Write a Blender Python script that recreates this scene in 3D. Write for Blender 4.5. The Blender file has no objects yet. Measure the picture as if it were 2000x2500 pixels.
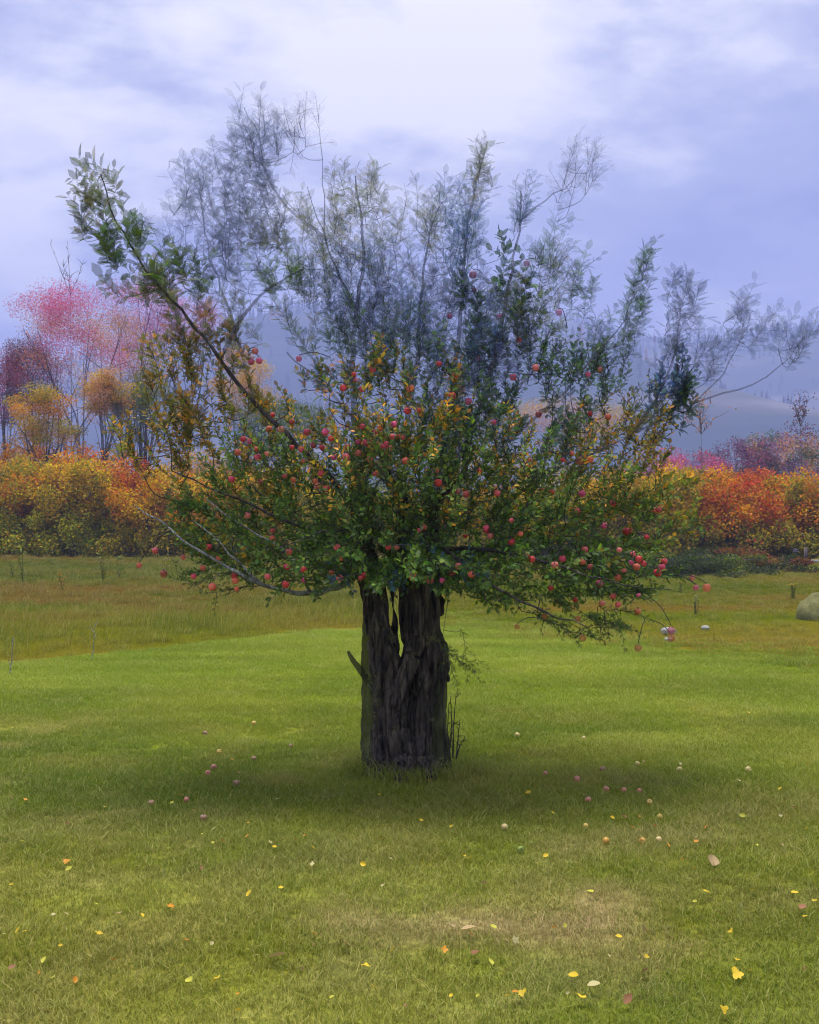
import bpy, math, random
import numpy as np
from mathutils import Vector, Matrix

R = math.radians
random.seed(7)
rng = np.random.default_rng(11)
SC = bpy.context.scene
COL = SC.collection

# ------------------------------------------------------------------ camera
FPX, CAMH = 2680.0, 1.6            # focal length in pixels of the 2000 x 2500 frame, eye height
cam_d = bpy.data.cameras.new('camera')
cam = bpy.data.objects.new('camera', cam_d); COL.objects.link(cam)
cam.location = (0, 0, CAMH); cam.rotation_euler = (R(90), 0, 0)
cam_d.sensor_fit = 'VERTICAL'; cam_d.sensor_height = 25.0; cam_d.lens = 25.0 * FPX / 2500.0
cam_d.clip_start = 0.1; cam_d.clip_end = 6000
SC.camera = cam

def P(px, py, D):
    return Vector(((px - 1000) / FPX * D, D, CAMH - (py - 1250) / FPX * D))
def G(px, py):                      # a point on the flat ground seen at that pixel
    D = CAMH * FPX / (py - 1250)
    return Vector(((px - 1000) / FPX * D, D, 0.0))

# ------------------------------------------------------------------ node helper
class NT:
    def __init__(s, tree): s.t = tree; s.t.nodes.clear()
    def n(s, typ, _in=None, **kw):
        nd = s.t.nodes.new(typ)
        for k, v in kw.items(): setattr(nd, k, v)
        for k, v in (_in or {}).items():
            sock = nd.inputs[k]
            if isinstance(v, bpy.types.NodeSocket): s.t.links.new(v, sock)
            else: sock.default_value = v
        return nd
    def math(s, op, a, b=0.0, clamp=False):
        return s.n('ShaderNodeMath', {0: a, 1: b}, operation=op, use_clamp=clamp).outputs[0]
    def mix(s, f, a, b, typ='MIX'):
        nd = s.n('ShaderNodeMix', data_type='RGBA', blend_type=typ)
        for k, v in ((0, f), (6, a), (7, b)):
            if isinstance(v, bpy.types.NodeSocket): s.t.links.new(v, nd.inputs[k])
            else: nd.inputs[k].default_value = v if k == 0 else (*v[:3], 1)
        return nd.outputs[2]
    def ramp(s, f, stops, interp='LINEAR'):
        nd = s.n('ShaderNodeValToRGB', {0: f}); cr = nd.color_ramp; cr.interpolation = interp
        while len(cr.elements) < len(stops): cr.elements.new(0.5)
        for e, (p, c) in zip(cr.elements, stops):
            e.position = p; e.color = (*c, 1) if len(c) == 3 else c
        return nd.outputs[0]
    def mr(s, v, a, b, c=0.0, d=1.0, smooth=True):
        return s.n('ShaderNodeMapRange', {'Value': v, 'From Min': a, 'From Max': b, 'To Min': c, 'To Max': d},
                   interpolation_type='SMOOTHSTEP' if smooth else 'LINEAR').outputs[0]

# ------------------------------------------------------------------ sky, sun, exposure
SUN_EL, SUN_AZ = 80.0, 340.0        # azimuth from +Y (behind the tree) towards +X
W = bpy.data.worlds.new('World'); SC.world = W; W.use_nodes = True
w = NT(W.node_tree)
gen = w.n('ShaderNodeTexCoord').outputs['Generated']
nish = w.n('ShaderNodeTexSky', sky_type='NISHITA', sun_disc=False, sun_elevation=R(SUN_EL),
           sun_rotation=R(SUN_AZ), air_density=1.2, dust_density=0.6).outputs[0]
sep = w.n('ShaderNodeSeparateXYZ', {0: gen})
zz = w.math('ADD', w.math('MAXIMUM', sep.outputs[2], 0.0), 0.22)
plane = w.n('ShaderNodeCombineXYZ', {0: w.math('DIVIDE', sep.outputs[0], zz), 1: w.math('DIVIDE', sep.outputs[1], zz), 2: 0.0}).outputs[0]
pm = w.n('ShaderNodeMapping', {'Vector': plane, 'Location': (3.1, 1.4, 0), 'Rotation': (0, 0, R(-28)), 'Scale': (1.0, 1.25, 1)}).outputs[0]
n1 = w.n('ShaderNodeTexNoise', {'Vector': pm, 'Scale': 1.15, 'Detail': 3.0, 'Roughness': 0.48, 'Distortion': 0.35}).outputs[0]
n2 = w.n('ShaderNodeTexNoise', {'Vector': pm, 'Scale': 3.4, 'Detail': 6.0, 'Roughness': 0.62}).outputs[0]
lob = 0.0
def lobe(px, py, rad, amt):         # a cloud bank in a direction of the sky
    global lob
    d = (P(px, py, 1) - Vector((0, 0, CAMH))).normalized()
    dt = w.n('ShaderNodeVectorMath', {0: gen, 1: d}, operation='DISTANCE').outputs['Value']
    lob = w.math('ADD', lob, w.mr(dt, rad / FPX, 0.0, 0.0, amt))
for a in ((1130, 130, 330, .16), (850, 140, 330, .10), (520, 90, 300, .08), (170, 340, 460, .10), (-20, 600, 260, .14),
          (1560, 130, 350, .05), (1900, 560, 700, -.05), (430, 760, 420, -.08), (1150, 850, 600, -.10), (620, 300, 200, -.06)):
    lobe(*a)
cl = w.math('ADD', w.math('ADD', w.math('MULTIPLY', n1, 0.5), w.math('MULTIPLY', n2, 0.5)), w.math('MULTIPLY', lob, w.math('ADD', n2, .45)))
cl = w.math('MULTIPLY_ADD', cl, 3.1); cl.node.inputs[2].default_value = -1.0
cloud = w.ramp(cl, [(0.02, (1.6, 1.75, 2.7)), (0.18, (2.3, 2.4, 3.3)), (0.36, (2.75, 2.8, 3.6)), (0.52, (3.9, 3.9, 4.3)), (0.68, (5.6, 5.4, 5.15)), (0.90, (7.0, 6.6, 5.9))])
low = w.mr(sep.outputs[2], -0.02, 0.26, 0.55, 0.0)
cloud = w.mix(low, cloud, (1.8, 2.05, 3.8))
skyc = w.mix(0.94, nish, cloud)
bg = w.n('ShaderNodeBackground', {'Color': skyc, 'Strength': 0.1})
w.n('ShaderNodeOutputWorld', {'Surface': bg.outputs[0]})
W.cycles.sampling_method = 'MANUAL'; W.cycles.sample_map_resolution = 256

sun_d = bpy.data.lights.new('sun', 'SUN'); sun = bpy.data.objects.new('sun', sun_d); COL.objects.link(sun)
sun_d.energy = 3.0; sun_d.angle = R(28); sun_d.color = (1.0, 0.95, 0.86)
sd = Vector((math.sin(R(SUN_AZ)) * math.cos(R(SUN_EL)), math.cos(R(SUN_AZ)) * math.cos(R(SUN_EL)), math.sin(R(SUN_EL))))
sun.rotation_euler = sd.to_track_quat('Z', 'Y').to_euler()
SC.view_settings.view_transform = 'Standard'; SC.view_settings.look = 'None'
SC.view_settings.exposure = 1.0; SC.view_settings.gamma = 1.0; SC.view_settings.use_curve_mapping = False
SC.render.engine = 'CYCLES'
cy = SC.cycles
cy.use_denoising = True; cy.filter_width = 1.1; cy.transparent_max_bounces = 32; cy.max_bounces = 4; cy.diffuse_bounces = 2
cy.transmission_bounces = 2; cy.glossy_bounces = 1; cy.volume_bounces = 1; cy.adaptive_threshold = .02

# ------------------------------------------------------------------ mesh helpers
def mesh_np(name, verts, polys, col=None, smooth=False):
    """verts (n,3); polys: list of int arrays (m,k); col: (n,4) point colours"""
    me = bpy.data.meshes.new(name)
    verts = np.asarray(verts, np.float32)
    polys = [np.asarray(p, np.int32) for p in polys if len(p)]
    loops = np.concatenate([p.ravel() for p in polys])
    sizes = np.concatenate([np.full(len(p), p.shape[1], np.int32) for p in polys])
    starts = np.concatenate([[0], np.cumsum(sizes)[:-1]]).astype(np.int32)
    me.vertices.add(len(verts)); me.vertices.foreach_set('co', verts.ravel())
    me.loops.add(len(loops)); me.loops.foreach_set('vertex_index', loops)
    me.polygons.add(len(sizes)); me.polygons.foreach_set('loop_start', starts)
    if smooth: me.polygons.foreach_set('use_smooth', np.ones(len(sizes), bool))
    me.update(calc_edges=True)
    if col is not None:
        at = me.color_attributes.new('col', 'FLOAT_COLOR', 'POINT')
        at.data.foreach_set('color', np.asarray(col, np.float32).ravel())
    return me

def put(name, me, mat=None, parent=None, loc=(0, 0, 0), **props):
    o = bpy.data.objects.new(name, me); COL.objects.link(o)
    o.location = loc
    if mat is not None and me is not None and not me.materials: me.materials.append(mat)
    if parent is not None: o.parent = parent
    for k, v in props.items(): o[k] = v
    return o
def root(name, loc, label, cat, group=None):
    o = put(name, None, loc=loc, label=label, category=cat)
    if group: o['group'] = group
    return o

def vnoise(p, seed=0):
    """value noise, p (n,3) -> (n,) in 0..1"""
    i = np.floor(p).astype(np.int64); f = p - i; f = f * f * (3 - 2 * f)
    def h(a, b, c):
        k = (a * 374761393 + b * 668265263 + c * 2147483647 + seed * 1274126177) & 0xffffffff
        k = ((k ^ (k >> 13)) * 1274126177) & 0xffffffff
        k = ((k ^ (k >> 16)) * 2246822519) & 0xffffffff
        return (k & 0xffff) / 65535.0
    x, y, z = i.T; u, v, t = f.T
    l = lambda a, b, s: a + (b - a) * s
    return l(l(l(h(x, y, z), h(x + 1, y, z), u), l(h(x, y + 1, z), h(x + 1, y + 1, z), u), v),
             l(l(h(x, y, z + 1), h(x + 1, y, z + 1), u), l(h(x, y + 1, z + 1), h(x + 1, y + 1, z + 1), u), v), t)
def fbm(p, o=3, seed=0):
    s = 0; a = 0.5
    for k in range(o): s = s + a * vnoise(p * 2 ** k, seed + k); a *= 0.5
    return s

def unit(a): return a / np.maximum(np.linalg.norm(a, axis=-1, keepdims=True), 1e-9)

def tubes(lines, sides=6):
    """lines: list of (pts (n,3), radii (n,)) -> verts, quads"""
    V, Q = [], []; off = 0
    ang = np.linspace(0, 2 * np.pi, sides, endpoint=False)
    for pts, rad in lines:
        pts = np.asarray(pts, float); rad = np.asarray(rad, float)
        t = unit(np.gradient(pts, axis=0))
        ref = np.where(np.abs(t[:, 2:3]) > 0.9, np.array([[1.0, 0, 0]]), np.array([[0, 0, 1.0]]))
        a = unit(np.cross(t, ref)); b = np.cross(t, a)
        ring = pts[:, None] + rad[:, None, None] * (np.cos(ang)[None, :, None] * a[:, None] + np.sin(ang)[None, :, None] * b[:, None])
        V.append(ring.reshape(-1, 3))
        n = len(pts); i = np.arange(n - 1)[:, None] * sides; j = np.arange(sides)[None]; k = (j + 1) % sides
        Q.append(np.stack([i + j, i + k, i + sides + k, i + sides + j], -1).reshape(-1, 4) + off)
        off += n * sides
    return np.concatenate(V), np.concatenate(Q)

def smooth_line(ctrl, step):
    """Catmull-Rom through control rows, resampled about every step metres (first three columns)"""
    c = np.asarray(ctrl, float); c = np.vstack([2 * c[0] - c[1], c, 2 * c[-1] - c[-2]])
    out = []
    for k in range(1, len(c) - 2):
        n = max(2, int(np.linalg.norm(c[k + 1, :3] - c[k, :3]) / step))
        t = (np.arange(n) / n)[:, None]
        out.append(0.5 * (2 * c[k] + (c[k + 1] - c[k - 1]) * t + (2 * c[k - 1] - 5 * c[k] + 4 * c[k + 1] - c[k + 2]) * t ** 2
                          + (3 * c[k] - c[k - 1] - 3 * c[k + 1] + c[k + 2]) * t ** 3))
    out.append(c[-2][None])
    return np.vstack(out)

LT = np.array([(0, 0, 0), (.26, .74, .05), (.62, .86, .03), (1, 0, -.10), (.62, -.86, .03), (.26, -.74, .05), (.3, 0, -.05), (.66, 0, -.06)])
LTRI = np.array([(0, 1, 6), (0, 6, 5), (7, 2, 3), (7, 3, 4)]); LQUAD = np.array([(6, 1, 2, 7), (6, 7, 4, 5)])
def leaf_mesh(name, base, axis, nrm, L, Wd, col):
    """oval folded leaves, eight vertices each"""
    n = len(base); axis = unit(axis); side = unit(np.cross(axis, nrm)); nrm = np.cross(side, axis)
    v = (base[:, None] + LT[None, :, 0:1] * (L[:, None] * axis)[:, None] + LT[None, :, 1:2] * (Wd[:, None] * .5 * side)[:, None]
         + LT[None, :, 2:3] * (L[:, None] * nrm)[:, None])
    o = (np.arange(n) * 8)[:, None, None]
    return mesh_np(name, v.reshape(-1, 3), [(LTRI[None] + o).reshape(-1, 3), (LQUAD[None] + o).reshape(-1, 4)], np.repeat(col, 8, 0))
def quad_leaves(name, base, axis, nrm, L, Wd, col):
    """far leaves: a folded diamond of four vertices"""
    n = len(base); axis = unit(axis); side = unit(np.cross(axis, nrm)); nrm = np.cross(side, axis)
    T = np.array([(0, 0, 0), (.5, .5, .16), (1, 0, 0), (.5, -.5, .16)])
    v = (base[:, None] + T[None, :, 0:1] * (L[:, None] * axis)[:, None] + T[None, :, 1:2] * (Wd[:, None] * side)[:, None]
         + T[None, :, 2:3] * (L[:, None] * nrm)[:, None])
    o = (np.arange(n) * 4)[:, None, None]
    return mesh_np(name, v.reshape(-1, 3), [(np.array([(0, 1, 2), (0, 2, 3)])[None] + o).reshape(-1, 3)], np.repeat(col, 4, 0))

# ------------------------------------------------------------------ materials
def mat(name):
    m = bpy.data.materials.new(name); m.use_nodes = True
    return m, NT(m.node_tree)
def out(t, sh, disp=None):
    o = t.n('ShaderNodeOutputMaterial', {'Surface': sh})
    if disp is not None: t.t.links.new(disp, o.inputs['Displacement'])
def leaf_material(name, source='attr', faded=False, rough=.5, trans=.35):
    m, t = mat(name)
    if source == 'attr':
        a = t.n('ShaderNodeAttribute', attribute_name='col'); c, al = a.outputs['Color'], a.outputs['Alpha']
    else:
        a = t.n('ShaderNodeObjectInfo'); c, al = a.outputs['Color'], a.outputs['Alpha']
    back = t.n('ShaderNodeNewGeometry').outputs['Backfacing']
    c2 = t.mix(t.math('MULTIPLY', back, .35), c, (.20, .22, .16))
    p = t.n('ShaderNodeBsdfPrincipled', {'Base Color': c2, 'Roughness': rough, 'Specular IOR Level': .3}).outputs[0]
    tr = t.n('ShaderNodeBsdfTranslucent', {'Color': t.mix(1.0, c, (1.25, 1.3, .8), 'MULTIPLY')}).outputs[0]
    s = t.n('ShaderNodeMixShader', {0: trans, 1: p, 2: tr}).outputs[0]
    if faded:
        s = t.n('ShaderNodeMixShader', {0: al, 1: t.n('ShaderNodeBsdfTransparent').outputs[0], 2: s}).outputs[0]
    out(t, s); return m
M_LEAF = leaf_material('apple leaf')
M_LEAF_F = leaf_material('faded apple leaf', faded=True)
M_LEAF_O = leaf_material('single apple leaf', 'object', True)
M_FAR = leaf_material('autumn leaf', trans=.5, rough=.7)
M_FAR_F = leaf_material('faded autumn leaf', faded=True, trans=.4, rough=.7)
M_FALL = leaf_material('fallen leaf', 'object', rough=.6, trans=.2)

def bark_material(name, c1, c2, lichen=.0, alpha=None, lcol=(.30, .31, .24), scale=1.0):
    m, t = mat(name)
    oc = t.n('ShaderNodeTexCoord').outputs['Object']
    mp = t.n('ShaderNodeMapping', {'Vector': oc, 'Scale': (34 * scale, 34 * scale, 5 * scale)}).outputs[0]
    f = t.n('ShaderNodeTexNoise', {'Vector': mp, 'Scale': 1.0, 'Detail': 6.0, 'Roughness': .62, 'Distortion': .4}).outputs[0]
    c = t.ramp(f, [(.36, c1), (.52, tuple(a * .65 + b * .35 for a, b in zip(c1, c2))), (.70, c2)])
    g = t.n('ShaderNodeTexNoise', {'Vector': oc, 'Scale': 7.0 * scale, 'Detail': 5.0, 'Roughness': .65}).outputs[0]
    g2 = t.n('ShaderNodeTexNoise', {'Vector': oc, 'Scale': 60.0 * scale, 'Detail': 3.0}).outputs[0]
    lm = t.math('MULTIPLY', t.mr(g, .62 - .28 * lichen, .72 - .2 * lichen), t.mr(g2, .42, .6))
    c = t.mix(t.math('MULTIPLY', lm, min(1, .35 + lichen)), c, lcol)
    bmp = t.n('ShaderNodeBump', {'Height': f, 'Strength': .9, 'Distance': .02}).outputs[0]
    s = t.n('ShaderNodeBsdfPrincipled', {'Base Color': c, 'Roughness': .9, 'Specular IOR Level': .15, 'Normal': bmp}).outputs[0]
    if alpha is not None:
        s = t.n('ShaderNodeMixShader', {0: alpha, 1: t.n('ShaderNodeBsdfTransparent').outputs[0], 2: s}).outputs[0]
    out(t, s); return m
M_BARK = bark_material('old apple bark', (.006, .005, .005), (.16, .135, .11), .25, lcol=(.17, .18, .06))
M_MOSS = bark_material('mossy bark', (.03, .035, .015), (.15, .16, .07), .5, alpha=.72, lcol=(.17, .2, .09))
M_TWIG = bark_material('apple branch bark', (.03, .026, .03), (.12, .105, .11), .3)
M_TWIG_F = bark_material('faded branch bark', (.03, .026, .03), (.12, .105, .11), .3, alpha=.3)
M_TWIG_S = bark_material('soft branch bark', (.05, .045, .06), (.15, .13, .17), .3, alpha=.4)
M_LICH = bark_material('lichen covered branch', (.09, .09, .09), (.30, .32, .34), .9, lcol=(.42, .46, .50))
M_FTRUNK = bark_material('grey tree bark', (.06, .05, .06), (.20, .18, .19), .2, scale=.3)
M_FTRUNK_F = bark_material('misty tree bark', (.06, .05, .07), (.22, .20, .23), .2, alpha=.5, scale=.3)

def plain(name, c, rough=.8, var=.25, scale=12.0):
    m, t = mat(name)
    oc = t.n('ShaderNodeTexCoord').outputs['Object']
    f = t.n('ShaderNodeTexNoise', {'Vector': oc, 'Scale': scale, 'Detail': 5.0, 'Roughness': .6}).outputs[0]
    cc = t.mix(f, tuple(x * (1 - var) for x in c), tuple(min(1, x * (1 + var)) for x in c))
    bmp = t.n('ShaderNodeBump', {'Height': f, 'Strength': .5, 'Distance': .02}).outputs[0]
    out(t, t.n('ShaderNodeBsdfPrincipled', {'Base Color': cc, 'Roughness': rough, 'Specular IOR Level': .25, 'Normal': bmp}).outputs[0])
    return m

# ------------------------------------------------------------------ ground
# the mown lawn's far edge, from the photograph's left to right (x, y in metres)
EDGE = np.array([(-40, 4.0), (-14, 8.5), (-4.33, 11.6), (-2.9, 12.9), (-1.66, 14.6), (-0.57, 15.3), (.6, 14.4), (1.5, 13.0), (2.5, 11.6), (3.6, 10.2), (9, 7.5), (40, 2.0)])
def edge_y(x):
    x = np.asarray(x, float); return np.interp(x, EDGE[:, 0], EDGE[:, 1]) + .5 * (fbm(np.stack([x * .9, x * 0, x * 0], -1).reshape(-1, 3), 3, 81).reshape(x.shape) - .44)
def ground_z(x, y):
    p = np.stack([np.asarray(x) * .12, np.asarray(y) * .12, np.zeros_like(np.asarray(x, float))], -1).reshape(-1, 3)
    far = np.clip((np.asarray(y, float) - 9) / 12, 0, 1)
    return ((vnoise(p, 3) - .5).reshape(np.shape(x)) * .16) * far

LAWN_PATCH = [((240, 2040), .30), ((420, 2055), .22), ((640, 2140), .20), ((1280, 2230), .34), ((1500, 2330), .2), ((1100, 2290), .3), ((1240, 2250), .25),
              ((180, 1780), .35), ((90, 1775), .3), ((1830, 1970), .35), ((1060, 2260), .35), ((1430, 2300), .25), ((1600, 2060), .3), ((820, 2230), .22)]
def ramp_np(f, stops):
    p = [q[0] for q in stops]
    return np.stack([np.interp(f, p, [q[1][k] for q in stops]) for k in range(3)], -1)
def sstep(v, a, b):
    t_ = np.clip((v - a) / (b - a), 0, 1); return (t_ * t_ * (3 - 2 * t_))[..., None]
def lawn_color(x, y):
    """colour of the turf at a spot: green, tired and straw-dry patches; limier with distance, darker close by"""
    p = np.stack([x, y, x * 0], -1)
    a = fbm(p * .7, 3, 31) / .875; b = fbm(p * 2.6, 3, 37) / .875; st = fbm(p * np.array([.6, 2.6, 1]), 3, 41) / .875
    c = ramp_np(a, [(.25, (.085, .130, .008)), (.5, (.135, .172, .012)), (.75, (.185, .200, .022))])
    m_ = sstep(b, .5, .8) * .7; c = c * (1 - m_) + np.array((.20, .19, .045)) * m_
    far_lime = sstep(y, 7.5, 10.5) * .55; c = c * (1 - far_lime) + np.array((.165, .230, .006)) * far_lime  # a brighter lime green is mixed in with distance
    m_ = sstep(st, .5, .8) * .55; c = c * (1 - m_) + np.array((.20, .22, .04)) * m_
    fine_ = fbm(p * np.array([4.5, 9, 1]), 3, 61) / .875; m_ = sstep(fine_, .55, .85) * .35; c = c * (1 - m_) + np.array((.30, .27, .12)) * m_
    for (px, py), r in LAWN_PATCH:
        g = G(px, py); d = np.hypot((x - g.x) * .8, y - g.y) + (b - .5) * r * 4.5 + (st - .5) * r * 1.5
        m_ = sstep(-d, -r * 1.0, -r * .1) * .32; c = c * (1 - m_) + np.array((.32, .26, .11)) * m_
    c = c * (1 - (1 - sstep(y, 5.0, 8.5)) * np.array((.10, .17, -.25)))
    return c * np.array((1.82, 1.80, 1.40)) * (.72 + .6 * st)[..., None]
def meadow_color(x, y):
    p = np.stack([x, y, x * 0], -1); a = fbm(p * np.array([.3, .6, 1]), 4, 51) / .94
    c = ramp_np(a, [(.3, (.18, .24, .010)), (.5, (.30, .30, .020)), (.7, (.38, .29, .035))])
    m_ = sstep(y + (a - .5) * 8, 16, 20) * np.where(x < .5, .8, .55)[..., None]
    far = ramp_np(a, [(.35, (.10, .14, .010)), (.5, (.18, .17, .018)), (.65, (.26, .14, .035))])
    return c * (1 - m_) + far * m_

def ground_material():
    m, t = mat('turf and meadow soil')
    pos = t.n('ShaderNodeNewGeometry').outputs['Position']
    c = t.n('ShaderNodeAttribute', attribute_name='col').outputs['Color']
    fine = t.n('ShaderNodeTexNoise', {'Vector': pos, 'Scale': 30.0, 'Detail': 3.0, 'Roughness': .7}).outputs[0]
    c = t.mix(1.0, c, t.ramp(fine, [(.3, (.5, .5, .5)), (.7, (1.4, 1.4, 1.4))]), 'MULTIPLY')
    out(t, t.n('ShaderNodeBsdfDiffuse', {'Color': c}).outputs[0])
    return m
xs = np.unique(np.concatenate([np.linspace(-14, 14, 113), np.linspace(-60, 60, 61), np.linspace(-700, 700, 36), [-2400, -1500, 1500, 2400]]))
ys = np.unique(np.concatenate([np.linspace(-6, 24, 121), np.linspace(-40, 80, 61), np.linspace(100, 1000, 30), [-300, 1600, 2600]]))
gx, gy = np.meshgrid(xs, ys)
gv = np.stack([gx, gy, ground_z(gx, gy)], -1).reshape(-1, 3)
nx, ny = len(xs), len(ys)
i = (np.arange(ny - 1)[:, None] * nx + np.arange(nx - 1)[None]).ravel()
rt = np.clip((gv[:, 0] + .2) / .8, 0, 1)      # on the right the lawn fades out slowly
mask = np.clip((gv[:, 1] - edge_y(gv[:, 0]) - 1.4 * rt) / (.35 + 2.4 * rt) + .5, 0, 1)
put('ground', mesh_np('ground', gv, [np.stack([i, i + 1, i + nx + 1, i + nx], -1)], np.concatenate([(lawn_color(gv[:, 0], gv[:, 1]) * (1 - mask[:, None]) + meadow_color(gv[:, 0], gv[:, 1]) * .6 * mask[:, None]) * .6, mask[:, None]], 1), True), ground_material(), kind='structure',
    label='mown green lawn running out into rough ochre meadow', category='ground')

# ------------------------------------------------------------------ grass
def blade_patch(name, n, half, h0, h1, wd, lean, bend, mt, lean_dir=None):
    bx = rng.uniform(-half, half, n); by = rng.uniform(-half, half, n)
    h = rng.uniform(h0, h1, n) * np.where(rng.random(n) < .15, 1.25, 1); az = rng.uniform(0, 2 * np.pi, n)
    ln = rng.normal(0, lean, (n, 2)) * h[:, None]
    if lean_dir is not None: ln += np.array(lean_dir)[None] * h[:, None] * rng.uniform(.2, 1, (n, 1))
    b0 = np.stack([bx, by, np.full(n, -.01)], -1)
    s = np.stack([np.cos(az), np.sin(az), np.zeros(n)], -1) * (wd * rng.uniform(.7, 1.3, n))[:, None]
    mid = b0 + np.stack([ln[:, 0] * .4, ln[:, 1] * .4, h * .58], -1)
    tip = b0 + np.stack([ln[:, 0] * (1 + bend), ln[:, 1] * (1 + bend), h * rng.uniform(.8, 1, n)], -1)
    v = np.stack([b0 - s / 2, b0 + s / 2, mid + s * .4, mid - s * .4, tip], 1).reshape(-1, 3)
    o = (np.arange(n) * 5)[:, None]
    r = rng.random((n, 1, 4)) * np.ones((1, 5, 1)); r[:, :, 1] = np.array([0, 0, .55, .55, 1])[None]
    me = mesh_np(name, v, [o + np.array([[0, 1, 2, 3]]), o + np.array([[3, 2, 4]])], r.reshape(-1, 4))
    me.materials.append(mt)
    return bpy.data.objects.new(name, me)

def blade_material(name, meadow=False):
    m, t = mat(name)
    sx = t.n('ShaderNodeSeparateColor', {0: t.n('ShaderNodeAttribute', attribute_name='col').outputs['Color']})
    rnd, along, rn2 = sx.outputs[0], sx.outputs[1], sx.outputs[2]
    c = t.n('ShaderNodeAttribute', attribute_name='tint', attribute_type='INSTANCER').outputs['Color']
    if meadow:
        c = t.mix(t.mr(rnd, .55, .8, 0, .8), c, (.52, .42, .12)); c = t.mix(t.mr(rn2, .6, .7, 0, .6), c, (.17, .25, .015))
    else:
        c = t.mix(t.mr(rnd, .74, .86, 0, .55), c, (.55, .48, .17)); c = t.mix(t.mr(rn2, .5, .9, 0, .5), c, (.14, .25, .010))
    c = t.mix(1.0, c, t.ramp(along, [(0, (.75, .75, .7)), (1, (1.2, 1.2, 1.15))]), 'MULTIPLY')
    p = t.n('ShaderNodeBsdfPrincipled', {'Base Color': c, 'Roughness': .55, 'Specular IOR Level': .25}).outputs[0]
    tr = t.n('ShaderNodeBsdfTranslucent', {'Color': c}).outputs[0]
    out(t, t.n('ShaderNodeMixShader', {0: .3, 1: p, 2: tr}).outputs[0])
    return m
M_BLADE, M_MEADOW = blade_material('lawn grass blade'), blade_material('meadow grass blade', True)

def scatter(name, label, pts, rots, scl, idx, sources, tint):
    """one object whose geometry nodes set a tuft of blades on every point"""
    me = bpy.data.meshes.new(name); me.vertices.add(len(pts)); me.vertices.foreach_set('co', np.asarray(pts, np.float32).ravel())
    for nm, ty, key, data in (('rot', 'FLOAT', 'value', rots), ('scl', 'FLOAT', 'value', scl), ('idx', 'INT', 'value', idx)):
        a = me.attributes.new(nm, ty, 'POINT'); a.data.foreach_set(key, np.asarray(data, np.int32 if ty == 'INT' else np.float32))
    a = me.attributes.new('tint', 'FLOAT_COLOR', 'POINT'); a.data.foreach_set('color', np.concatenate([tint, np.ones((len(pts), 1))], 1).astype(np.float32).ravel())
    c = bpy.data.collections.new(name + '_tufts')
    for s in sources: c.objects.link(s)
    g = bpy.data.node_groups.new(name, 'GeometryNodeTree')
    g.interface.new_socket('Geometry', in_out='INPUT', socket_type='NodeSocketGeometry')
    g.interface.new_socket('Geometry', in_out='OUTPUT', socket_type='NodeSocketGeometry')
    N = g.nodes.new; K = g.links.new
    gi, go = N('NodeGroupInput'), N('NodeGroupOutput')
    m2p, ci, iop, rz = N('GeometryNodeMeshToPoints'), N('GeometryNodeCollectionInfo'), N('GeometryNodeInstanceOnPoints'), N('ShaderNodeCombineXYZ')
    ci.inputs[0].default_value = c; ci.inputs['Separate Children'].default_value = True; ci.inputs['Reset Children'].default_value = True
    def at(nm, ty):
        a = N('GeometryNodeInputNamedAttribute'); a.data_type = ty; a.inputs[0].default_value = nm; return a.outputs[0]
    K(gi.outputs[0], m2p.inputs[0]); K(m2p.outputs[0], iop.inputs['Points']); K(ci.outputs[0], iop.inputs['Instance'])
    iop.inputs['Pick Instance'].default_value = True
    K(at('idx', 'INT'), iop.inputs['Instance Index']); K(at('rot', 'FLOAT'), rz.inputs[2]); K(rz.outputs[0], iop.inputs['Rotation'])
    K(at('scl', 'FLOAT'), iop.inputs['Scale']); K(iop.outputs[0], go.inputs[0])
    o = put(name, me, kind='stuff', label=label, category='grass')
    md = o.modifiers.new('tufts', 'NODES'); md.node_group = g
    return o

def in_view(x, y, pad): return np.abs(x) < .375 * y + pad
HALF = .13
near = [blade_patch(f'lawn_tuft', 420, HALF, .022, .046, .0032, .45, .35, M_BLADE) for _ in range(8)]
gxs = np.arange(-7.5, 7.5, .15); gys = np.arange(2.6, 19, .15)
X, Y = (a.ravel() for a in np.meshgrid(gxs, gys)); X = X + rng.uniform(-.05, .05, X.shape); Y = Y + rng.uniform(-.05, .05, Y.shape)
k = in_view(X, Y, .8) & (Y < edge_y(X) + rng.normal(0, .12, X.shape) + np.clip((X + .2) / .8, 0, 1) * rng.uniform(0, 4.0, X.shape)); X, Y = X[k], Y[k]
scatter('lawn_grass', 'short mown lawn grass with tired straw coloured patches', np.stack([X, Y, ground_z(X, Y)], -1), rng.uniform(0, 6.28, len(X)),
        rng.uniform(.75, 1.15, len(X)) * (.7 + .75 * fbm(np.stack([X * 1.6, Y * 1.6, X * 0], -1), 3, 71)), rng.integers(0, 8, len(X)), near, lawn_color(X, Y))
ang = rng.uniform(0, 6.28, 70); rr = rng.uniform(.26, .48, 70)
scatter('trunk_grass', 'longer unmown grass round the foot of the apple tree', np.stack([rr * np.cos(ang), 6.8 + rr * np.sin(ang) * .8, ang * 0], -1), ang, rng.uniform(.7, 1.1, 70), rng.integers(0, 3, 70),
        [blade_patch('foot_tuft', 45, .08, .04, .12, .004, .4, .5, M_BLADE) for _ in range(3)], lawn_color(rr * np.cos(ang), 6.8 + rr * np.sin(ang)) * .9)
tall = [blade_patch('meadow_tuft', 120, .22, .05, .20, .006, .35, .6, M_MEADOW, (.25, 0)) for _ in range(6)] + \
       [blade_patch('meadow_tuft', 26, .25, .28, .52, .006, .16, .7, M_MEADOW, (.34, 0)) for _ in range(2)]
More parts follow.
